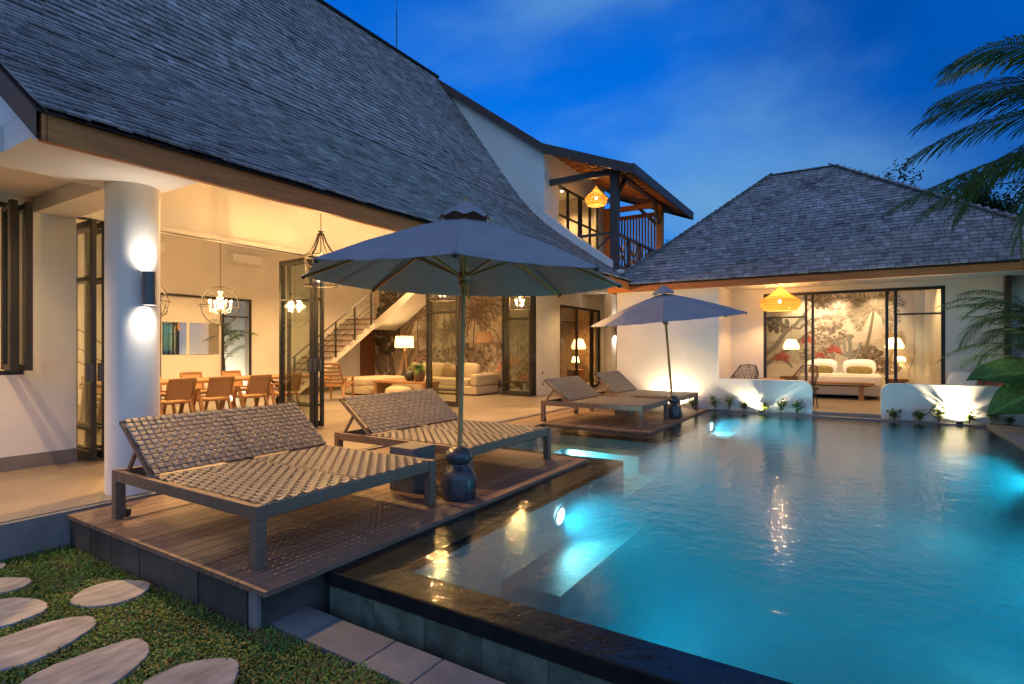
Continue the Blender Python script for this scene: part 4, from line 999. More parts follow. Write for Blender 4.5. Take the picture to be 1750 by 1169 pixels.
def floorlamp(label, loc):
    T = thing('tripod_lamp', label, 'floor lamp', loc)
    for i in range(3):
        a = 2 * math.pi * i / 3 + .3; MB().tube([(.26 * math.cos(a), .26 * math.sin(a), .0), (.03 * math.cos(a), .03 * math.sin(a), 1.28)], [.02, .016], 8).build('leg', 'teak', T)
    MB().lathe([(.05, 1.24), (.05, 1.30), (.015, 1.32), (.015, 1.5)], (0, 0, 0), 12).build('hub', 'teak', T)
    MB().lathe([(.31, 1.38), (.29, 1.76)], (0, 0, 0), 32).build('shade', 'shade', T, smooth=True)
    MB().sphere((0, 0, 1.54), .035, 10, 8).build('bulb', 'bulbw', T); lamp('lamp_light', 'POINT', (0, 0, 1.55), 34, WARM2, T, .05)
floorlamp('tripod floor lamp with a cream drum shade by the mural', (13.2, 12.45, .03))
T = thing('arc_lamp', 'arc floor lamp with a dark tapered shade over the sofa', 'floor lamp', (13.75, 8.95, .03))
MB().lathe([(0, 0), (.16, 0), (.16, .03), (0, .035)], (0, 0, 0), 24).build('foot', 'black', T)
MB().tube([(0, 0, .03), (0, 0, .9), (-.08, .04, 1.5), (-.28, .12, 1.88), (-.5, .22, 1.97), (-.62, .28, 1.9)], .012, 8).build('arm', 'black', T)
MB().lathe([(.25, 1.50), (.19, 1.86)], (-.62, .28, 0), 28).build('shade', 'darkshade', T, smooth=True)
MB().lathe([(0, 1.52), (.235, 1.52)], (-.62, .28, 0), 20).build('diffuser', 'bulbw', T).data.materials[0] = emis('lamp_diffuser', (1, .75, .45), 3)
lamp('lamp_light', 'POINT', (-.62, .28, 1.62), 14, WARM2, T, .05)

def bedpendant(label, loc, r=.22, h=.30, top=3.3, power=20):
    T = thing('paper_pendant', label, 'pendant lamp', loc, 0, 'paper bedside pendants'); vs = []; fs = []; n = 40
    pr = [(.45, h), (.62, h * .93), (.9, h * .45), (1.0, h * .22), (.92, 0.02), (.86, 0)]
    for q, z in pr:
        for i in range(n): rr = r * q * (1 + .03 * (1 if i % 2 else -1)); a = 2 * math.pi * i / n; vs.append((rr * math.cos(a), rr * math.sin(a), z))
    for j in range(len(pr) - 1):
        for i in range(n): fs.append((j * n + i, j * n + (i + 1) % n, (j + 1) * n + (i + 1) % n, (j + 1) * n + i))
    MB().add(vs, fs).build('shade', 'paper', T); MB().sphere((0, 0, h * .5), .03, 10, 8).build('bulb', 'bulb', T)
    if top: MB().tube([(0, 0, h * .5), (0, 0, top - loc[2])], .003, 5).build('cord', 'black', T)
    lamp('pendant_light', 'POINT', (0, 0, h * .5), power, WARM2, T, .05)
bedpendant('pleated paper pendant seen through the glazed sliding leaf beside the bed', (18.3, 1.66, 1.36))
bedpendant('pleated paper pendant at the bedside nearer the palms', (18.3, -.87, 1.38))
bedpendant('paper pendant glowing inside the far passage bedroom', (19.6, 9.25, 1.36), .28, .4, 3.2, 22)

def tablelamp(label, loc, power=22):
    T = thing('table_lamp', label, 'table lamp', loc)
    MB().lathe([(0, 0), (.07, 0), (.07, .02), (.035, .05), (.04, .18), (.012, .22), (.012, .3)], (0, 0, 0), 20).build('stand', 'clay', T, smooth=True)
    MB().lathe([(.15, .24), (.10, .46)], (0, 0, 0), 28).build('shade', 'paper', T, smooth=True); MB().sphere((0, 0, .33), .025, 8, 6).build('bulb', 'bulb', T)
    lamp('lamp_light', 'POINT', (0, 0, .34), power, WARM2, T, .04)
tablelamp('small table lamp with a glowing cone shade in the passage bedroom', (18.8, 9.0, .62))
tag(MB().box(18.55, 19.05, 8.75, 9.25, .03, .60).build('bedside_cabinet', 'teakdoor', bevel=.01), 'timber bedside cabinet under the table lamp', 'cabinet')

# recessed ceiling downlights
def downlight(loc, power, color, group, label, size=110, to=(0, 0, -1), r=.045):
    T = thing('downlight', label, 'downlight', loc, 0, group)
    MB().lathe([(r + .02, -.004), (r + .018, -.008), (r, -.006), (r, 0)], (0, 0, 0), 20).build('rim', 'white', T); MB().lathe([(r, -.003), (0, -.003)], (0, 0, 0), 16).build('lens', 'bulbw', T)
    lamp('downlight_beam', 'SPOT', (0, 0, -.02), power, color, T, .02, to=to, size=rad(size), blend=.7)
for u in (4.2, 6.3, 8.4, 10.5, 12.6):
    for v in (9.6, 12.2): downlight((u, v, 4.4), 230, WARM2, 'downlights in the living room ceiling', 'recessed downlight in the living room ceiling', 125)
for v in (1.35, .45, -.5): downlight((18.55, v, 3.3), 90, (1, .74, .44), 'downlights washing the bedroom mural', 'recessed downlight washing the bedroom mural', 80, (.35, 0, -1))
for u, v in ((16.0, 1.8), (16.0, -.9)): downlight((u, v, 3.3), 110, WARM2, 'downlights in the bedroom ceiling', 'recessed downlight in the bedroom ceiling', 125)
downlight((18.6, 6.2, 3.2), 60, WARM2, None, 'recessed downlight in the passage ceiling', 120)
downlight((15.0, 6.6, 3.2), 60, WARM2, None, 'recessed downlight above the passage entrance', 130)
downlight((16.3, 8.3, 6.62), 260, WARM2, None, 'bright downlight inside the upstairs room', 130)
downlight((18.7, 8.9, 3.2), 260, WARM, None, 'downlight inside the passage bedroom', 130)
for k, u in enumerate((3.3, 5.9, 10.2)): downlight((u, 6.35, 3.93), (430, 380, 420)[k], WARM, None, ('eave spotlight nearest the round column', 'eave spotlight above the second lounger', 'eave spotlight above the far deck')[k], 72, (0, -.42, -1), .035)
for u in (-.6, 1.2): downlight((u, 7.2, 3.13), 120, WARM2, 'downlights in the corner bay', 'recessed downlight in the corner bay ceiling', 130)
downlight((1.2, 9.8, 4.4), 120, WARM2, None, 'downlight in the room behind the casement window', 130)

# ground spots washing the pavilion walls
for (v, lab, pw_) in ((3.72, 'ground spotlight at the wall foot behind the farthest lounger', 24), (1.78, 'ground spotlight washing the low wall beside the patio gap', 24), (-1.62, 'ground spotlight washing the low wall under the big leaves', 24)):
    T = thing('ground_spotlight', lab, 'spotlight', (13.06, v, -.012), 0, 'ground spotlights along the pavilion')
    MB().lathe([(0, 0), (.05, 0), (.05, .05), (.042, .052), (.040, .04)], (0, 0, 0), 20).build('housing', 'black', T); MB().lathe([(.040, .041), (0, .043)], (0, 0, 0), 16).build('lens', 'bulbw', T)
    lamp('spotlight_beam', 'SPOT', (.02, 0, .07), pw_ * 4.2, (1.0, .80, .50), T, .03, to=(.42, 0, 1), size=rad(150), blend=.5)
# underwater pool lights
POOLC = (0.30, 0.92, 1.0)
def poollight(label, loc, dirv, power, size=150):
    T = thing('pool_light', label, 'pool light', loc, 0, 'underwater pool lights'); q = Vector(dirv).normalized().to_track_quat('Z', 'Y')
    b = MB().lathe([(0, .012), (.075, .012), (.08, .006)], (0, 0, 0), 24).build('lens', 'poolbulb', T); b.rotation_euler = q.to_euler()
    b = MB().lathe([(.08, .014), (.10, .010), (.105, 0)], (0, 0, 0), 24).build('rim', 'white', T); b.rotation_euler = q.to_euler()
    d = Vector(dirv).normalized() * .05
    lamp('pool_beam', 'SPOT', d, power, POOLC, T, .07, to=dirv, size=rad(size), blend=.8)
poollight('underwater light on the pool wall under the big parasol', (4.95, PL - .003, -.30), (0, -1, -.12), 110)
poollight('underwater light in the back wall of the plunge bay', (8.05, 4.145, -.42), (.15, -1, -.05), 380, 160)
poollight('underwater light beside the far pool steps', (11.75, PL - .003, -.22), (.0, -1, -.2), 150)
poollight('underwater light on the garden side pool wall', (9.6, PR + .003, -.35), (0, 1, -.1), 165, 125)
poollight('underwater light on the garden side, nearest the photo corner', (5.6, PR + .003, -.35), (0, 1, -.1), 165, 120)
poollight('underwater light in the overflow wall', (PF + .003, .9, -.4), (1, 0, -.12), 100, 120)

# ------------------------------------------------------------------ dining furniture
T = thing('dining_table', 'long teak dining table behind the row of cane chairs', 'table', (6.2, 11.1, .03))
MB().box(-2.1, 2.1, -.5, .5, .70, .755).build('tabletop', 'teak', T, bevel=.006)
for x in (-1.5, 1.5):
    for s_ in (-1, 1): MB().bar((x - .35 * s_, -.3, 0), (x + .25 * s_, .0, .70), .10, .05).build('leg', 'black', T)
def cchair(label, loc, rz):
    T = thing('cane_chair', label, 'chair', loc, rz, 'teak chairs with cane backs at the dining table')   # front faces +y
    MB().box(-.24, .24, -.24, .24, .40, .44).build('seat', 'teak', T, bevel=.01); MB().box(-.20, .20, -.2, .2, .441, .449).build('cane_seat', 'cane', T)
    for x in (-.27, .27):
        MB().bar((x, .22, 0), (x, .02, .62), .04, .055, (1, 0, 0)).build('leg', 'teak', T); MB().bar((x, -.26, 0), (x, -.04, .62), .04, .055, (1, 0, 0)).build('leg', 'teak', T)
        MB().box(x - .03, x + .03, -.26, .26, .62, .65).build('armrest', 'teak', T, bevel=.008)
    b = MB(); lean = Vector((0, -.30, 1)).normalized(); o0 = Vector((0, -.24, .48))
    for x in (-.22, .22): b.bar(o0 + Vector((x, 0, 0)), o0 + Vector((x, 0, 0)) + lean * .38, .035, .045)
    for d_ in (.02, .36): b.bar(o0 + Vector((-.22, 0, 0)) + lean * d_, o0 + Vector((.22, 0, 0)) + lean * d_, .035, .05)
    b.build('backrest', 'teak', T, bevel=.005)
    MB().bar(o0 + lean * .04 + Vector((0, .002, 0)), o0 + lean * .34 + Vector((0, .002, 0)), .40, .008, (0, 1, 0)).build('cane_back', 'cane', T)
labs = ['cane chair nearest the round column, back to the pool', 'second cane chair from the round column, back to the pool', 'third cane chair from the round column, back to the pool', 'fourth cane chair, seen through the folded glass doors', 'cane chair at the table end hidden by the column']
for i, u in enumerate((4.95, 5.66, 6.42, 7.15, 4.2)): cchair(labs[i], (u, 10.2, .03), R.uniform(-.12, .12))
for i, u in enumerate((4.6, 5.5, 6.4, 7.3)): cchair(['far side cane chair opposite the column', 'far side cane chair opposite the second chair', 'far side cane chair opposite the third chair', 'far side cane chair nearest the garden window'][i], (u, 11.95, .03), math.pi + R.uniform(-.1, .1))
for (a, b, lab) in ((6.90, 7.48, 'frameless wall mirror nearer the round column'), (7.56, 8.33, 'frameless wall mirror beside the tall garden window')):
    mo = tag(MB().box(a, b, BV - .016, BV - .003, 1.24, 2.06).build('wall_mirror', 'mirror'), lab, 'mirror')
for (u, lab) in ((6.45, 'wall mounted air conditioner half behind the round column'), (9.05, 'wall mounted air conditioner above the dining window')):
    T = thing('air_conditioner', lab, 'air conditioner', (u, BV, 3.72), 0, 'wall air conditioners')
    MB().prism([(-.001, 0), (-.20, .05), (-.215, .12), (-.21, .29), (-.001, .30)], 'x', -.43, .43).build('casing', 'white', T, bevel=.012); MB().box(-.36, .36, -.208, -.1, .006, .03).build('vent_flap', 'ceiling', T)

# ------------------------------------------------------------------ living room
def cush(m, c, s, pow_=4, n=14, k=10):
    vs = []; fs = []
    for j in range(k + 1):
        t_ = math.pi * j / k - math.pi / 2
        for i in range(n):
            a = 2 * math.pi * i / n; f_ = lambda x: math.copysign(abs(x) ** (2 / pow_), x)
            vs.append((c[0] + s[0] * f_(math.cos(t_)) * f_(math.cos(a)), c[1] + s[1] * f_(math.cos(t_)) * f_(math.sin(a)), c[2] + s[2] * f_(math.sin(t_))))
    for j in range(k):
        for i in range(n): fs.append((j * n + i, j * n + (i + 1) % n, (j + 1) * n + (i + 1) % n, (j + 1) * n + i))
    return m.add(vs, fs)
T = thing('sofa', 'beige corner sofa along the jungle mural', 'sofa', (13.25, 9.2, .03))
MB().box(-.55, .62, 0, 3.3, .03, .26).build('plinth', 'sofa', T, bevel=.03)
for k in range(2): cush(MB(), (.06, .26 + .78 + k * 1.42, .36), (.60, .70, .12), 7, 24).build('seat_cushion', 'sofa', T, smooth=True)
MB().box(.40, .66, .02, 3.3, .26, .62).build('backrest', 'sofa', T, bevel=.06)
MB().box(-.55, .62, 0, .25, .262, .62).build('armrest', 'sofa', T, bevel=.07)
for k in range(2): cush(MB(), (.30, .66 + .35 + k * 1.3, .68), (.14, .52, .24), 4, 20).build('back_cushion', 'sofa', T, smooth=True)
for k, y in enumerate((1.55, 2.9)):
    o = cush(MB(), (0, 0, 0), (.10, .25, .25), 3, 16).build('throw_pillow', 'cushion', T, smooth=True); o.location = (.14, y, .66); o.rotation_euler = (rad(40), rad(-15), 0)
T = thing('chaise', 'beige rounded chaise at the stair foot', 'chaise', (12.0, 12.5, .03))
cush(MB(), (0, 0, .16), (.95, .62, .15), 7, 28).build('base', 'sofa', T, smooth=True); cush(MB(), (0, 0, .38), (.96, .63, .13), 5, 28).build('cushion', 'sofa', T, smooth=True)
T = thing('coffee_table', 'long low teak coffee table in front of the sofa', 'coffee table', (11.3, 10.6, .03))
MB().box(-.32, .32, -.95, .95, .40, .46).build('tabletop', 'teak', T, bevel=.006)
for y in (-.88, .88): MB().box(-.30, .30, y - .05, y + .05, 0, .399).build('leg', 'teak', T, bevel=.005)
T = thing('pouf', 'round ribbed mustard pouf beside the coffee table', 'pouf', (10.9, 10.45, .03)); vs = []; n = 48
m = MB(); prf = [(.0, 0), (.33, .0), (.38, .08), (.39, .18), (.36, .28), (.26, .335), (.1, .345), (0, .34)]
fs = []
for q, z in prf:
    for i in range(n): a = 2 * math.pi * i / n; k = 1 + .02 * math.cos(i * math.pi); vs.append((q * k * math.cos(a), q * k * math.sin(a), z))
for j in range(len(prf) - 1):
    for i in range(n): fs.append((j * n + i, j * n + (i + 1) % n, (j + 1) * n + (i + 1) % n, (j + 1) * n + i))
m.add(vs, fs).build('cover', 'sofa', T)
# reclined teak lounge chair
T = thing('lounge_chair', 'reclined teak lounge chair near the stairs', 'chair', (9.75, 11.6, .03), rad(-60))
for x in (-.3, .3):
    MB().bar((x, -.18, .36), (x, .42, .46), .035, .06, (1, 0, 0)).bar((x, .40, 0), (x, .38, .58), .035, .06, (1, 0, 0)).bar((x, -.42, 0), (x, -.16, .60), .035, .06, (1, 0, 0)).build('leg', 'teak', T, bevel=.006)
    MB().bar((x, -.30, .60), (x, .46, .60), .07, .03).build('armrest', 'teak', T, bevel=.006)
for k in range(7): MB().bar((-.28, -.15 + k * .085, .37 + k * .014), (.28, -.15 + k * .085, .37 + k * .014), .07, .02).build('slat', 'teak', T)
for x in (-.26, .26): MB().bar((x, -.12, .36), (x, -.62, 1.0), .04, .03).build('back_rail', 'teak', T)
for k in range(6): MB().bar((-.25, -.20 - k * .078, .47 + k * .1), (.25, -.20 - k * .078, .47 + k * .1), .06, .015, (0, 1, .7)).build('slat', 'teak', T)

# ------------------------------------------------------------------ bedroom and patio furniture
T = thing('bed', 'white made bed below the sepia mural', 'bed', (17.0, .42, .06))
MB().box(.02, 2.15, -.95, .95, .08, .34).build('base', 'bedskirt', T, bevel=.02)
cush(MB(), (1.08, 0, .47), (1.09, .99, .14), 9, 40).build('mattress', 'linen', T, smooth=True)
for y in (-.48, .48):
    for k, (dx, s_, mt) in enumerate(((1.95, (.12, .42, .23), 'linen'), (1.72, (.10, .40, .20), 'linen'), (1.52, (.085, .32, .125), 'olive'))):
        o = cush(MB(), (0, 0, 0), s_, 3.2, 24, 14).build('pillow' if k < 2 else 'bolster', mt, T, smooth=True); o.location = (dx, y, .60 + s_[2] * .80); o.rotation_euler = (R.uniform(-.04, .04), rad(14), R.uniform(-.06, .06))
T = thing('bench', 'timber bench at the foot of the bed', 'bench', (16.72, .42, .06))
MB().box(-.19, .19, -.80, 1.0, .40, .45).build('seat', 'teak', T, bevel=.005)
for y in (-.52, .75): MB().box(-.15, .15, y - .06, y + .06, 0, .399).build('leg', 'teak', T, bevel=.004)
for y, lab in ((1.70, 'bedside stool seen through the glazed leaf beside the wicker chair'), (-.93, 'reddish timber bedside stool at the palm side')):
    T = thing('bedside_table', lab, 'bedside table', (18.5, y, .06)); MB().box(-.25, .25, -.27, .27, .42, .50).build('tabletop', 'teakdoor', T, bevel=.01); MB().box(-.2, .2, -.2, .2, 0, .419).build('pedestal', 'teakdoor', T, bevel=.02)
T = thing('vase_branch', 'bare branch in a vase in the bedroom corner', 'vase', (18.2, -1.25, .06))
MB().lathe([(0, 0), (.08, 0), (.12, .15), (.06, .35), (.05, .4)], (0, 0, 0), 16).build('vase', 'clay', T, smooth=True)
MB().tube([(0, 0, .3), (.02, .06, .7), (.0, -.02, 1.0), (.02, -.1, 1.35)], [.008, .006, .005, .003], 5).tube([(.02, .06, .7), (.0, .16, .95)], .004, 4).tube([(0, -.02, 1.0), (0, -.14, 1.1)], .003, 4).build('branch', 'bark', T)
bedpendant('small shell shaped wall lamp near the bedroom corner', (19.0, -1.05, 1.02), .13, .14, None, 5)
def woven_chair(label, loc, rz):
    T = thing('wicker_chair', label, 'chair', loc, rz, 'dark wicker patio chairs')
    cush(MB(), (0, 0, .42), (.27, .26, .035), 5, 20).build('seat', 'wicker', T, smooth=True)
    for x in (-.22, .22):
        for y in (-.2, .2): MB().tube([(x, y, 0), (x * .85, y * .85, .42)], .012, 6).build('leg', 'black', T)
    P = [Vector((.32 * math.cos(a), .30 * math.sin(a), z)) for a, z in ((rad(5), .60), (rad(-25), .72), (rad(-55), .93), (rad(-90), .95), (rad(-125), .93), (rad(-155), .72), (rad(-185), .60))]
    S0 = [Vector((p.x * .75, p.y * .72, .43)) for p in P]
    MB().tube(P, .014, 6).tube(S0, .012, 6).build('back_frame', 'wicker', T)
    m = MB()
    for i in range(6):
        for k in range(7):
            a = P[i].lerp(P[i + 1], k / 7); b = S0[i].lerp(S0[i + 1], k / 7); c_ = S0[5 - i].lerp(S0[6 - i], .5)
            m.tube([a, b], .0035, 4)
        for q in range(1, 8): m.tube([P[i].lerp(S0[i], q / 8), P[i + 1].lerp(S0[i + 1], q / 8)], .0035, 4)
        m.tube([P[i], S0[i + 1]], .005, 4).tube([P[i + 1], S0[i]], .005, 4)
    m.build('weave', 'wicker', T)
woven_chair('wicker chair in the patio corner by the tall white wall', (14.15, 2.30, .06), rad(-60)); woven_chair('wicker chair in front of the sliding door', (14.2, 1.05, .06), rad(60))
T = thing('patio_table', 'round timber table between the wicker chairs', 'table', (14.2, 1.72, .06))
MB().lathe([(0, .58), (.30, .58), (.31, .60), (.30, .62), (0, .62)], (0, 0, 0), 32).build('tabletop', 'teak', T); MB().lathe([(.18, 0), (.18, .02), (.04, .04), (.04, .58)], (0, 0, 0), 20).build('pedestal', 'teak', T)
T = thing('patio_sofa', 'low patio sofa with coral cushion behind the low wall', 'sofa', (14.4, -2.0, .06))
MB().box(-.35, .35, -.75, .75, .1, .40).build('seat', 'linen', T, bevel=.04); MB().box(-.35, .35, -.75, .75, 0, .099).build('plinth', 'teak', T)
for k, (y, mt) in enumerate(((.15, 'linen'), (-.22, 'orange'), (-.5, 'orange'))):
    o = cush(MB(), (0, 0, 0), (.10, .26, .24), 3.2, 18).build('cushion', mt, T, smooth=True); o.location = (.1, y, .62); o.rotation_euler = (.15, rad(18), R.uniform(-.3, .3))
tag(MB().box(14.785, 14.799, -2.02, -1.90, .92, 1.01).build('wall_socket', 'white', bevel=.004), 'white double socket on the pavilion wall beside the sliding door', 'socket')
tag(MB().box(14.785, 14.799, 2.18, 2.27, .98, 1.06).build('light_switch', 'white', bevel=.004), 'white switch plate on the patio wall under the rattan pendant', 'switch')
tag(MB().box(14.62, 14.70, FV - .014, FV - .001, 1.0, 1.1).build('light_switch', 'white', bevel=.004), 'small switch plate on the passage wall', 'switch')

# ------------------------------------------------------------------ plants
rp_ = random.Random(44)
def kp(c, a, b):
    k = rp_.uniform(a, b); return tuple(q * k for q in c)
def pinnate(m, base, az, el, L_, droop, nl, ll, lw, col, hang=.5, seg=12, rr_=.012, vary=.3, twist=0):
    P = [Vector(base)]; e = el; a = az
    for i in range(seg):
        d = Vector((math.cos(e) * math.cos(a), math.cos(e) * math.sin(a), math.sin(e))); P.append(P[-1] + d * (L_ / seg)); e -= droop / seg * (1 + i / seg); a += twist / seg
    m.color(tuple(c * .9 for c in col)); m.tube(P, [rr_ * (1 - .85 * i / seg) for i in range(seg + 1)], 5)
    for k in range(nl):
        t_ = .10 + .90 * k / (nl - 1); f_ = t_ * seg; i = min(int(f_), seg - 1); p = P[i].lerp(P[i + 1], f_ - i); d = (P[i + 1] - P[i]).normalized()
        side = d.cross(Vector((0, 0, 1))).normalized(); up = side.cross(d)
        l_ = ll * (.35 + .65 * math.sin(math.pi * min(1, .15 + t_ * .80))) * rp_.uniform(.85, 1.1)
        for sg in (-1, 1):
            dv = (side * sg * .85 + d * (.45 + .5 * t_) + up * .12).normalized(); k_ = 1 + rp_.uniform(-vary, vary); m.color(tuple(c * k_ for c in col))
            hg = hang * rp_.uniform(.7, 1.3); q1 = p + dv * l_ * .5 + Vector((0, 0, -hg * l_ * .15)); q2 = p + dv * l_ * .85 + Vector((0, 0, -hg * l_ * .5)); q3 = p + dv * l_ * .98 + Vector((0, 0, -hg * l_ * .75))
            wv = d * lw / 2
            m.add([p - wv * .5, p + wv * .5, q1 + wv, q1 - wv, q2 + wv * .7, q2 - wv * .7, q3], [(0, 1, 2, 3), (3, 2, 4, 5), (5, 4, 6)])
PALMG = (.045, .085, .028)
T = thing('coconut_palm', 'coconut palm whose fronds hang in from the sky corner', 'palm tree', (10.25, -3.35, GZ))
MB().tube([(0.15, -.1, 0), (.1, -.05, 1.5), (.02, 0, 3.2), (0, 0, 4.75)], [.17, .13, .11, .11], 14).build('trunk', 'bark', T, smooth=True)
def ang(v): return math.atan2(v[1], v[0])
cb = Vector((0, 0, 4.75))
for (tx, ty, el, L_, dr) in ((-.62, 1.75, .40, 2.75, .62), (-.30, 1.9, .24, 2.7, .55), (-.52, 2.1, -.22, 3.05, .18), (.35, 1.9, -.12, 2.7, .40), (-.12, 1.7, -.18, 2.45, 1.15), (.7, 1.4, .15, 2.6, .9), (-.8, 1.5, .80, 2.8, .9), (-.2, 1.6, .62, 2.5, .7), (-2, .5, .5, 2.8, 1.2), (1.5, .6, .5, 2.8, 1.2), (0, -2, .5, 2.8, 1.2), (-1.8, -1.5, .5, 2.8, 1.2), (1.8, -1.5, .5, 2.8, 1.2), (.3, 1, 1.1, 2.8, 1.0)):
    m = MB(); pinnate(m, cb, ang((tx, ty)), el, L_, dr, 70, .66, .034, kp(PALMG, .8, 1.3), .5, 14, .025); m.build('frond', 'leaf', T, fixn=False)
def areca(name, label, loc, n, L_, cat='palm', spread=1.0, col=(.05, .10, .03), azr=(0, 6.283), ll=.34, lw=.022, elr=(.7, 1.35), z0=0.0):
    T = thing(name, label, cat, loc)
    for i in range(n):
        az = rp_.uniform(*azr); r_ = rp_.uniform(0, .12); el = rp_.uniform(*elr); m = MB()
        k = rp_.uniform(.7, 1.3); pinnate(m, (r_ * math.cos(az), r_ * math.sin(az), z0 + rp_.uniform(0, .25) * (1 + 3 * z0)), az, el, L_ * rp_.uniform(.7, 1.15), rp_.uniform(.9, 1.6) * spread, 30, ll, lw, tuple(c * k for c in col), .5, 10, .012)
        m.build('frond', 'leaf', T, fixn=False)
    if z0:
        for i in range(6): a = i * 1.05; MB().tube([(.16 * math.cos(a), .16 * math.sin(a), 0), (.06 * math.cos(a), .06 * math.sin(a), z0 + .3)], [.03, .02], 7).build('stem', 'stem', T)
    return T
areca('areca_palm', 'feathery areca palm standing at the pavilion corner', (12.95, -2.85, GZ), 46, 1.55, ll=.40, lw=.022, elr=(.2, 1.4), z0=1.1)
areca('areca_palm', 'green palm lit behind the tall dining window', (8.85, 15.4, 0), 14, 1.35, spread=1.0, col=(.06, .11, .045), z0=.85)
areca('areca_palm', 'slender palm against the brown stone passage wall', (19.4, 6.1, .03), 14, 1.3, spread=1.0, col=(.08, .13, .03), ll=.3, z0=.7)
areca('fern_plant', 'low fern at the foot of the passage wall', (18.9, 6.3, .03), 12, .8, 'plant', col=(.10, .15, .03), ll=.22)
# elephant ears
def ear(m, att, axis, tilt, Lf, wid, col, droop=.15):
    att = Vector(att); d = Vector(axis).normalized(); s0 = d.cross(Vector((0, 0, 1))).normalized(); up = s0.cross(d).normalized()
    s_ = (s0 * math.cos(tilt) + up * math.sin(tilt)); nn = d.cross(s_).normalized(); n = 16; k = 10; vs = []; fs = []
    for i in range(n + 1):
        t_ = i / n; w = wid * (math.sin(math.pi * min(1, t_ * .90 + .10)) ** .8) * (1.12 - .45 * t_) if t_ < 1 else .004
        for j in range(-k, k + 1):
            u_ = j / k; back = -.26 * Lf * (abs(u_) ** 1.4) * (1 - t_) ** 2
            wav = .016 * math.sin(j * 1.7 + i * 1.1) * abs(u_) ** 2; vein = -.012 if abs(math.sin((t_ * 6 + abs(u_) * 1.8) * math.pi)) < .22 else 0
            vs.append(att + d * (t_ * Lf + back - .12 * Lf) + s_ * (w * u_) + nn * (.22 * wid * (1 - u_ * u_) + wav + vein) + Vector((0, 0, -droop * t_ ** 2)))
    q = 2 * k + 1
    for i in range(n):
        for j in range(2 * k): fs.append((i * q + j, i * q + j + 1, (i + 1) * q + j + 1, (i + 1) * q + j))
    b0 = len(m.f); m.color(col); m.add(vs, fs)
    for idx in range(len(fs)):
        j = idx % (2 * k)
        i = idx // (2 * k); uu = abs((j + .5) / k - 1); v_ = abs(math.sin(((i + .5) / n * 6 + uu * 1.8) * math.pi)) < .22
        m.c[b0 + idx] = tuple(c * (1.9 if j in (k - 1, k) else 1.5 if v_ else rp_.uniform(.85, 1.1)) for c in col)
T = thing('elephant_ear', 'elephant ear plant with huge leaves beside the pool', 'plant', (12.3, -2.75, GZ))
EARG = (.06, .15, .04)
for (att, ax, tl, Lf, w) in (((-.10, .40, 1.33), (-.52, .85, .02), rad(38), 1.05, .33), ((-.20, .30, .98), (-.6, .8, -.25), rad(42), .95, .34), ((.1, -.2, 1.6), (.6, -1, -.2), .5, .8, .3), ((-.4, -.2, 1.15), (-1, -.2, -.2), .5, .8, .3), ((.35, .2, 1.2), (.6, .6, -.2), .6, .7, .28), ((-.15, .1, .62), (-.7, .6, -.3), rad(40), .7, .26)):
    m = MB(); ear(m, att, ax, tl, Lf, w, kp(EARG, .85, 1.2)); lf = m.build('leaf', 'leaf', T, smooth=False, fixn=False)
    lf.data.polygons.foreach_set('use_smooth', [True] * len(lf.data.polygons))
    MB().tube([(0, 0, 0), (att[0] * .4, att[1] * .4, att[2] * .7), att], [.025, .018, .012], 6).build('stalk', 'stem', T)
# small shrubs along the wall foot
def bushlet(label, loc, h, n=70, col=(.13, .19, .04)):
    T = thing('small_shrub', label, 'shrub', loc, rp_.uniform(0, 6), 'small shrubs along the pavilion wall')
    m = MB(); st_ = MB()
    for i in range(7):
        a = rp_.uniform(0, 6.28); e = Vector((math.cos(a) * h * .38 * rp_.random(), math.sin(a) * h * .38 * rp_.random(), h * rp_.uniform(.6, 1))); st_.tube([(0, 0, 0), e * .5 + Vector((0, 0, .03)), e], [.005, .004, .002], 4)
        for k in range(n // 7):
            t_ = rp_.uniform(.4, 1.08); p = e * t_ + Vector((rp_.gauss(0, .03), rp_.gauss(0, .03), rp_.gauss(0, .02))); az = rp_.uniform(0, 6.28); el = rp_.uniform(-.4, .8); d = Vector((math.cos(az) * math.cos(el), math.sin(az) * math.cos(el), math.sin(el))); s_ = Vector((-math.sin(az), math.cos(az), 0)); l_ = rp_.uniform(.045, .085); k_ = rp_.uniform(.6, 1.4); m.color(tuple(c * k_ for c in col))
            m.add([p, p + d * l_ * .5 + s_ * l_ * .28, p + d * l_, p + d * l_ * .5 - s_ * l_ * .28], [(0, 1, 2, 3)])
    m.build('foliage', 'leaf', T, fixn=False); st_.build('stem', 'stem', T)
def vat(x): xr = (x - 875) / 936; d = 13.12 / (.846 + .533 * xr); return d * (.533 - .846 * xr)
names = {1185: 'shrub under the farthest lounger frame', 1222: 'first shrub right of the far deck end', 1247: 'second shrub right of the far deck end', 1271: 'tall shrub just left of the glowing low wall spot', 1306: 'tiny shrub just right of the glowing low wall spot', 1334: 'thin shrub second before the patio gap', 1363: 'dark shrub right at the patio gap on the lounger side', 1529: 'upright dark shrub right at the patio gap on the palm side', 1573: 'round shrub second after the patio gap', 1605: 'shrub just before the spotlight under the big leaves', 1657: 'shrub just after the spotlight under the big leaves', 1695: 'shrub below the lower elephant ear leaf', 1728: 'last shrub before the pool corner planting'}
for x, lab in names.items(): bushlet(lab, (13.13 + rp_.uniform(-.03, .02), vat(x), -.012), rp_.uniform(.18, .36), rp_.randint(110, 220))
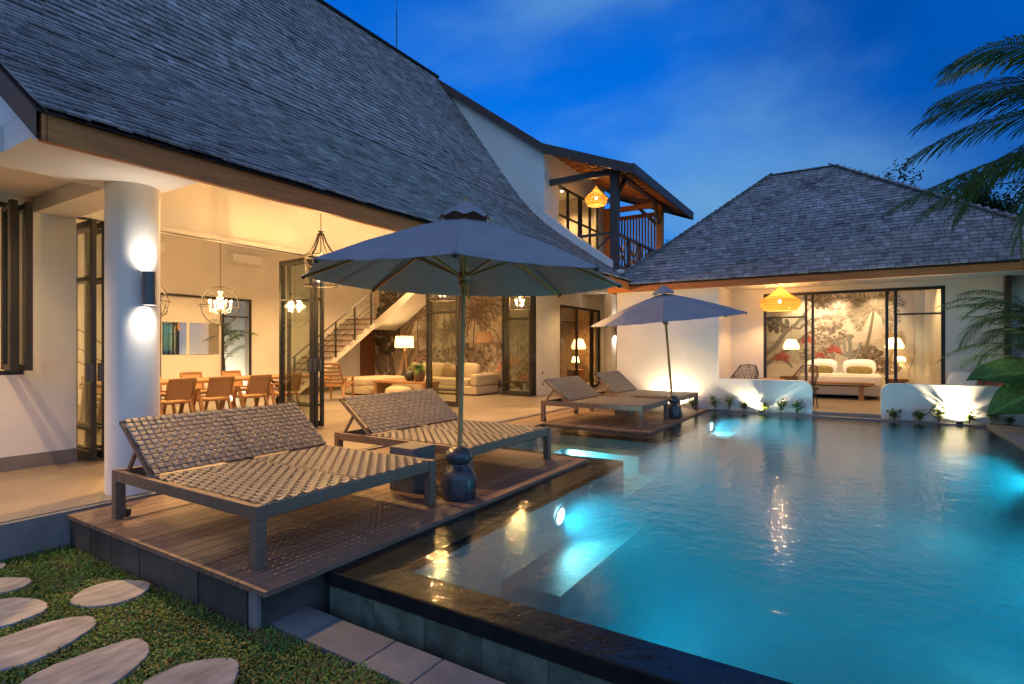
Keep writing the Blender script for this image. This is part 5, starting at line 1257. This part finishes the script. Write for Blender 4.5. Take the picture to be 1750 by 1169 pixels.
# pots with red flowers on the coffee table
T = thing('flower_pot', 'brown pot of green leaves and dark red flowers on the coffee table', 'potted plant', (11.35, 10.15, .49))
MB().lathe([(0, 0), (.10, 0), (.15, .10), (.16, .22), (.12, .32), (.125, .34), (.10, .34)], (0, 0, 0), 24).build('pot', 'clay', T, smooth=True)
m = MB()
for i in range(16): pinnate(m, (0, 0, .32), rp_.uniform(0, 6.28), rp_.uniform(.2, 1.3), rp_.uniform(.25, .4), 1.4, 12, .12, .022, (.09, .17, .03), .4, 6, .004)
m.build('leaves', 'leaf', T, fixn=False); m = MB()
for i in range(9):
    a = rp_.uniform(0, 6.28); e = Vector((math.cos(a) * .14, math.sin(a) * .14, .62 + rp_.uniform(-.1, .1))); m.color((.06, .1, .02)); m.tube([(0, 0, .3), e], .004, 4); m.color((.16, .012, .015)); m.sphere(e, .03, 7, 5)
m.build('flower', 'leaf', T)
T = thing('dark_vase', 'dark round vase next to the flower pot', 'vase', (11.42, 10.55, .49)); MB().lathe([(0, 0), (.09, 0), (.17, .12), (.17, .2), (.10, .29), (.06, .31), (.07, .33)], (0, 0, 0), 24).build('body', 'darkpot', T, smooth=True)
# trees behind the roofs
def tree(label, loc, H, cr, n, col):
    T = thing('garden_tree', label, 'tree', loc, 0, 'trees behind the pavilion'); MB().tube([(0, 0, 0), (.1, .05, H * .4), (0, .1, H * .8)], [.2, .14, .06], 9).build('trunk', 'bark', T, smooth=True)
    for i in range(6): a = i * 1.05; MB().tube([(0.05, .05, H * .5), (cr * .5 * math.cos(a), cr * .5 * math.sin(a), H * .75), (cr * .8 * math.cos(a), cr * .8 * math.sin(a), H * .9)], [.07, .04, .015], 6).build('limb', 'bark', T)
    m = MB(); cl = [(rp_.gauss(0, cr * .45), rp_.gauss(0, cr * .45), H * .85 + rp_.gauss(0, cr * .35), rp_.uniform(.25, .5) * cr) for _ in range(26)]
    for i in range(n):
        cx, cy_, cz, r_ = cl[i % len(cl)]; v = Vector((rp_.gauss(0, 1), rp_.gauss(0, 1), rp_.gauss(0, 1))).normalized() * r_ * rp_.random() ** .4; p = Vector((cx, cy_, cz)) + v; d = Vector((rp_.gauss(0, 1), rp_.gauss(0, 1), rp_.gauss(0, .6))).normalized(); s_ = d.cross(Vector((.3, .2, 1))).normalized(); l_ = rp_.uniform(.10, .2); k_ = rp_.uniform(.5, 1.4); m.color(tuple(c * k_ for c in col))
        m.add([p, p + d * l_ * .5 + s_ * l_ * .25, p + d * l_, p + d * l_ * .5 - s_ * l_ * .25], [(0, 1, 2, 3)])
    m.build('crown', 'leaf', T, fixn=False)
tree('dark leafy tree rising behind the pavilion roof corner', (22.0, -3.2, GZ), 6.6, 1.6, 6500, (.03, .055, .02))
tree('small tree tip showing over the pavilion hip', (24.6, -1.5, GZ), 7.3, 1.4, 4500, (.04, .07, .025))
tree('distant tree crown glimpsed beside the balcony post', (30.0, 8.5, GZ), 7.0, 1.6, 4000, (.04, .075, .025))
tag(MB().tube([(24, 4.5, 6.5), (24, 1.5, 6.9), (24, -2, 6.9), (24, -6, 6.8)], .02, 5).build('power_cable', 'black'), 'thin power cable crossing behind the pavilion roof', 'cable')
tag(MB().box(13.4, 24, -4.6, -4.4, GZ, 2.4).build('garden_wall', 'plaster'), 'white garden wall beyond the areca palm', 'wall')
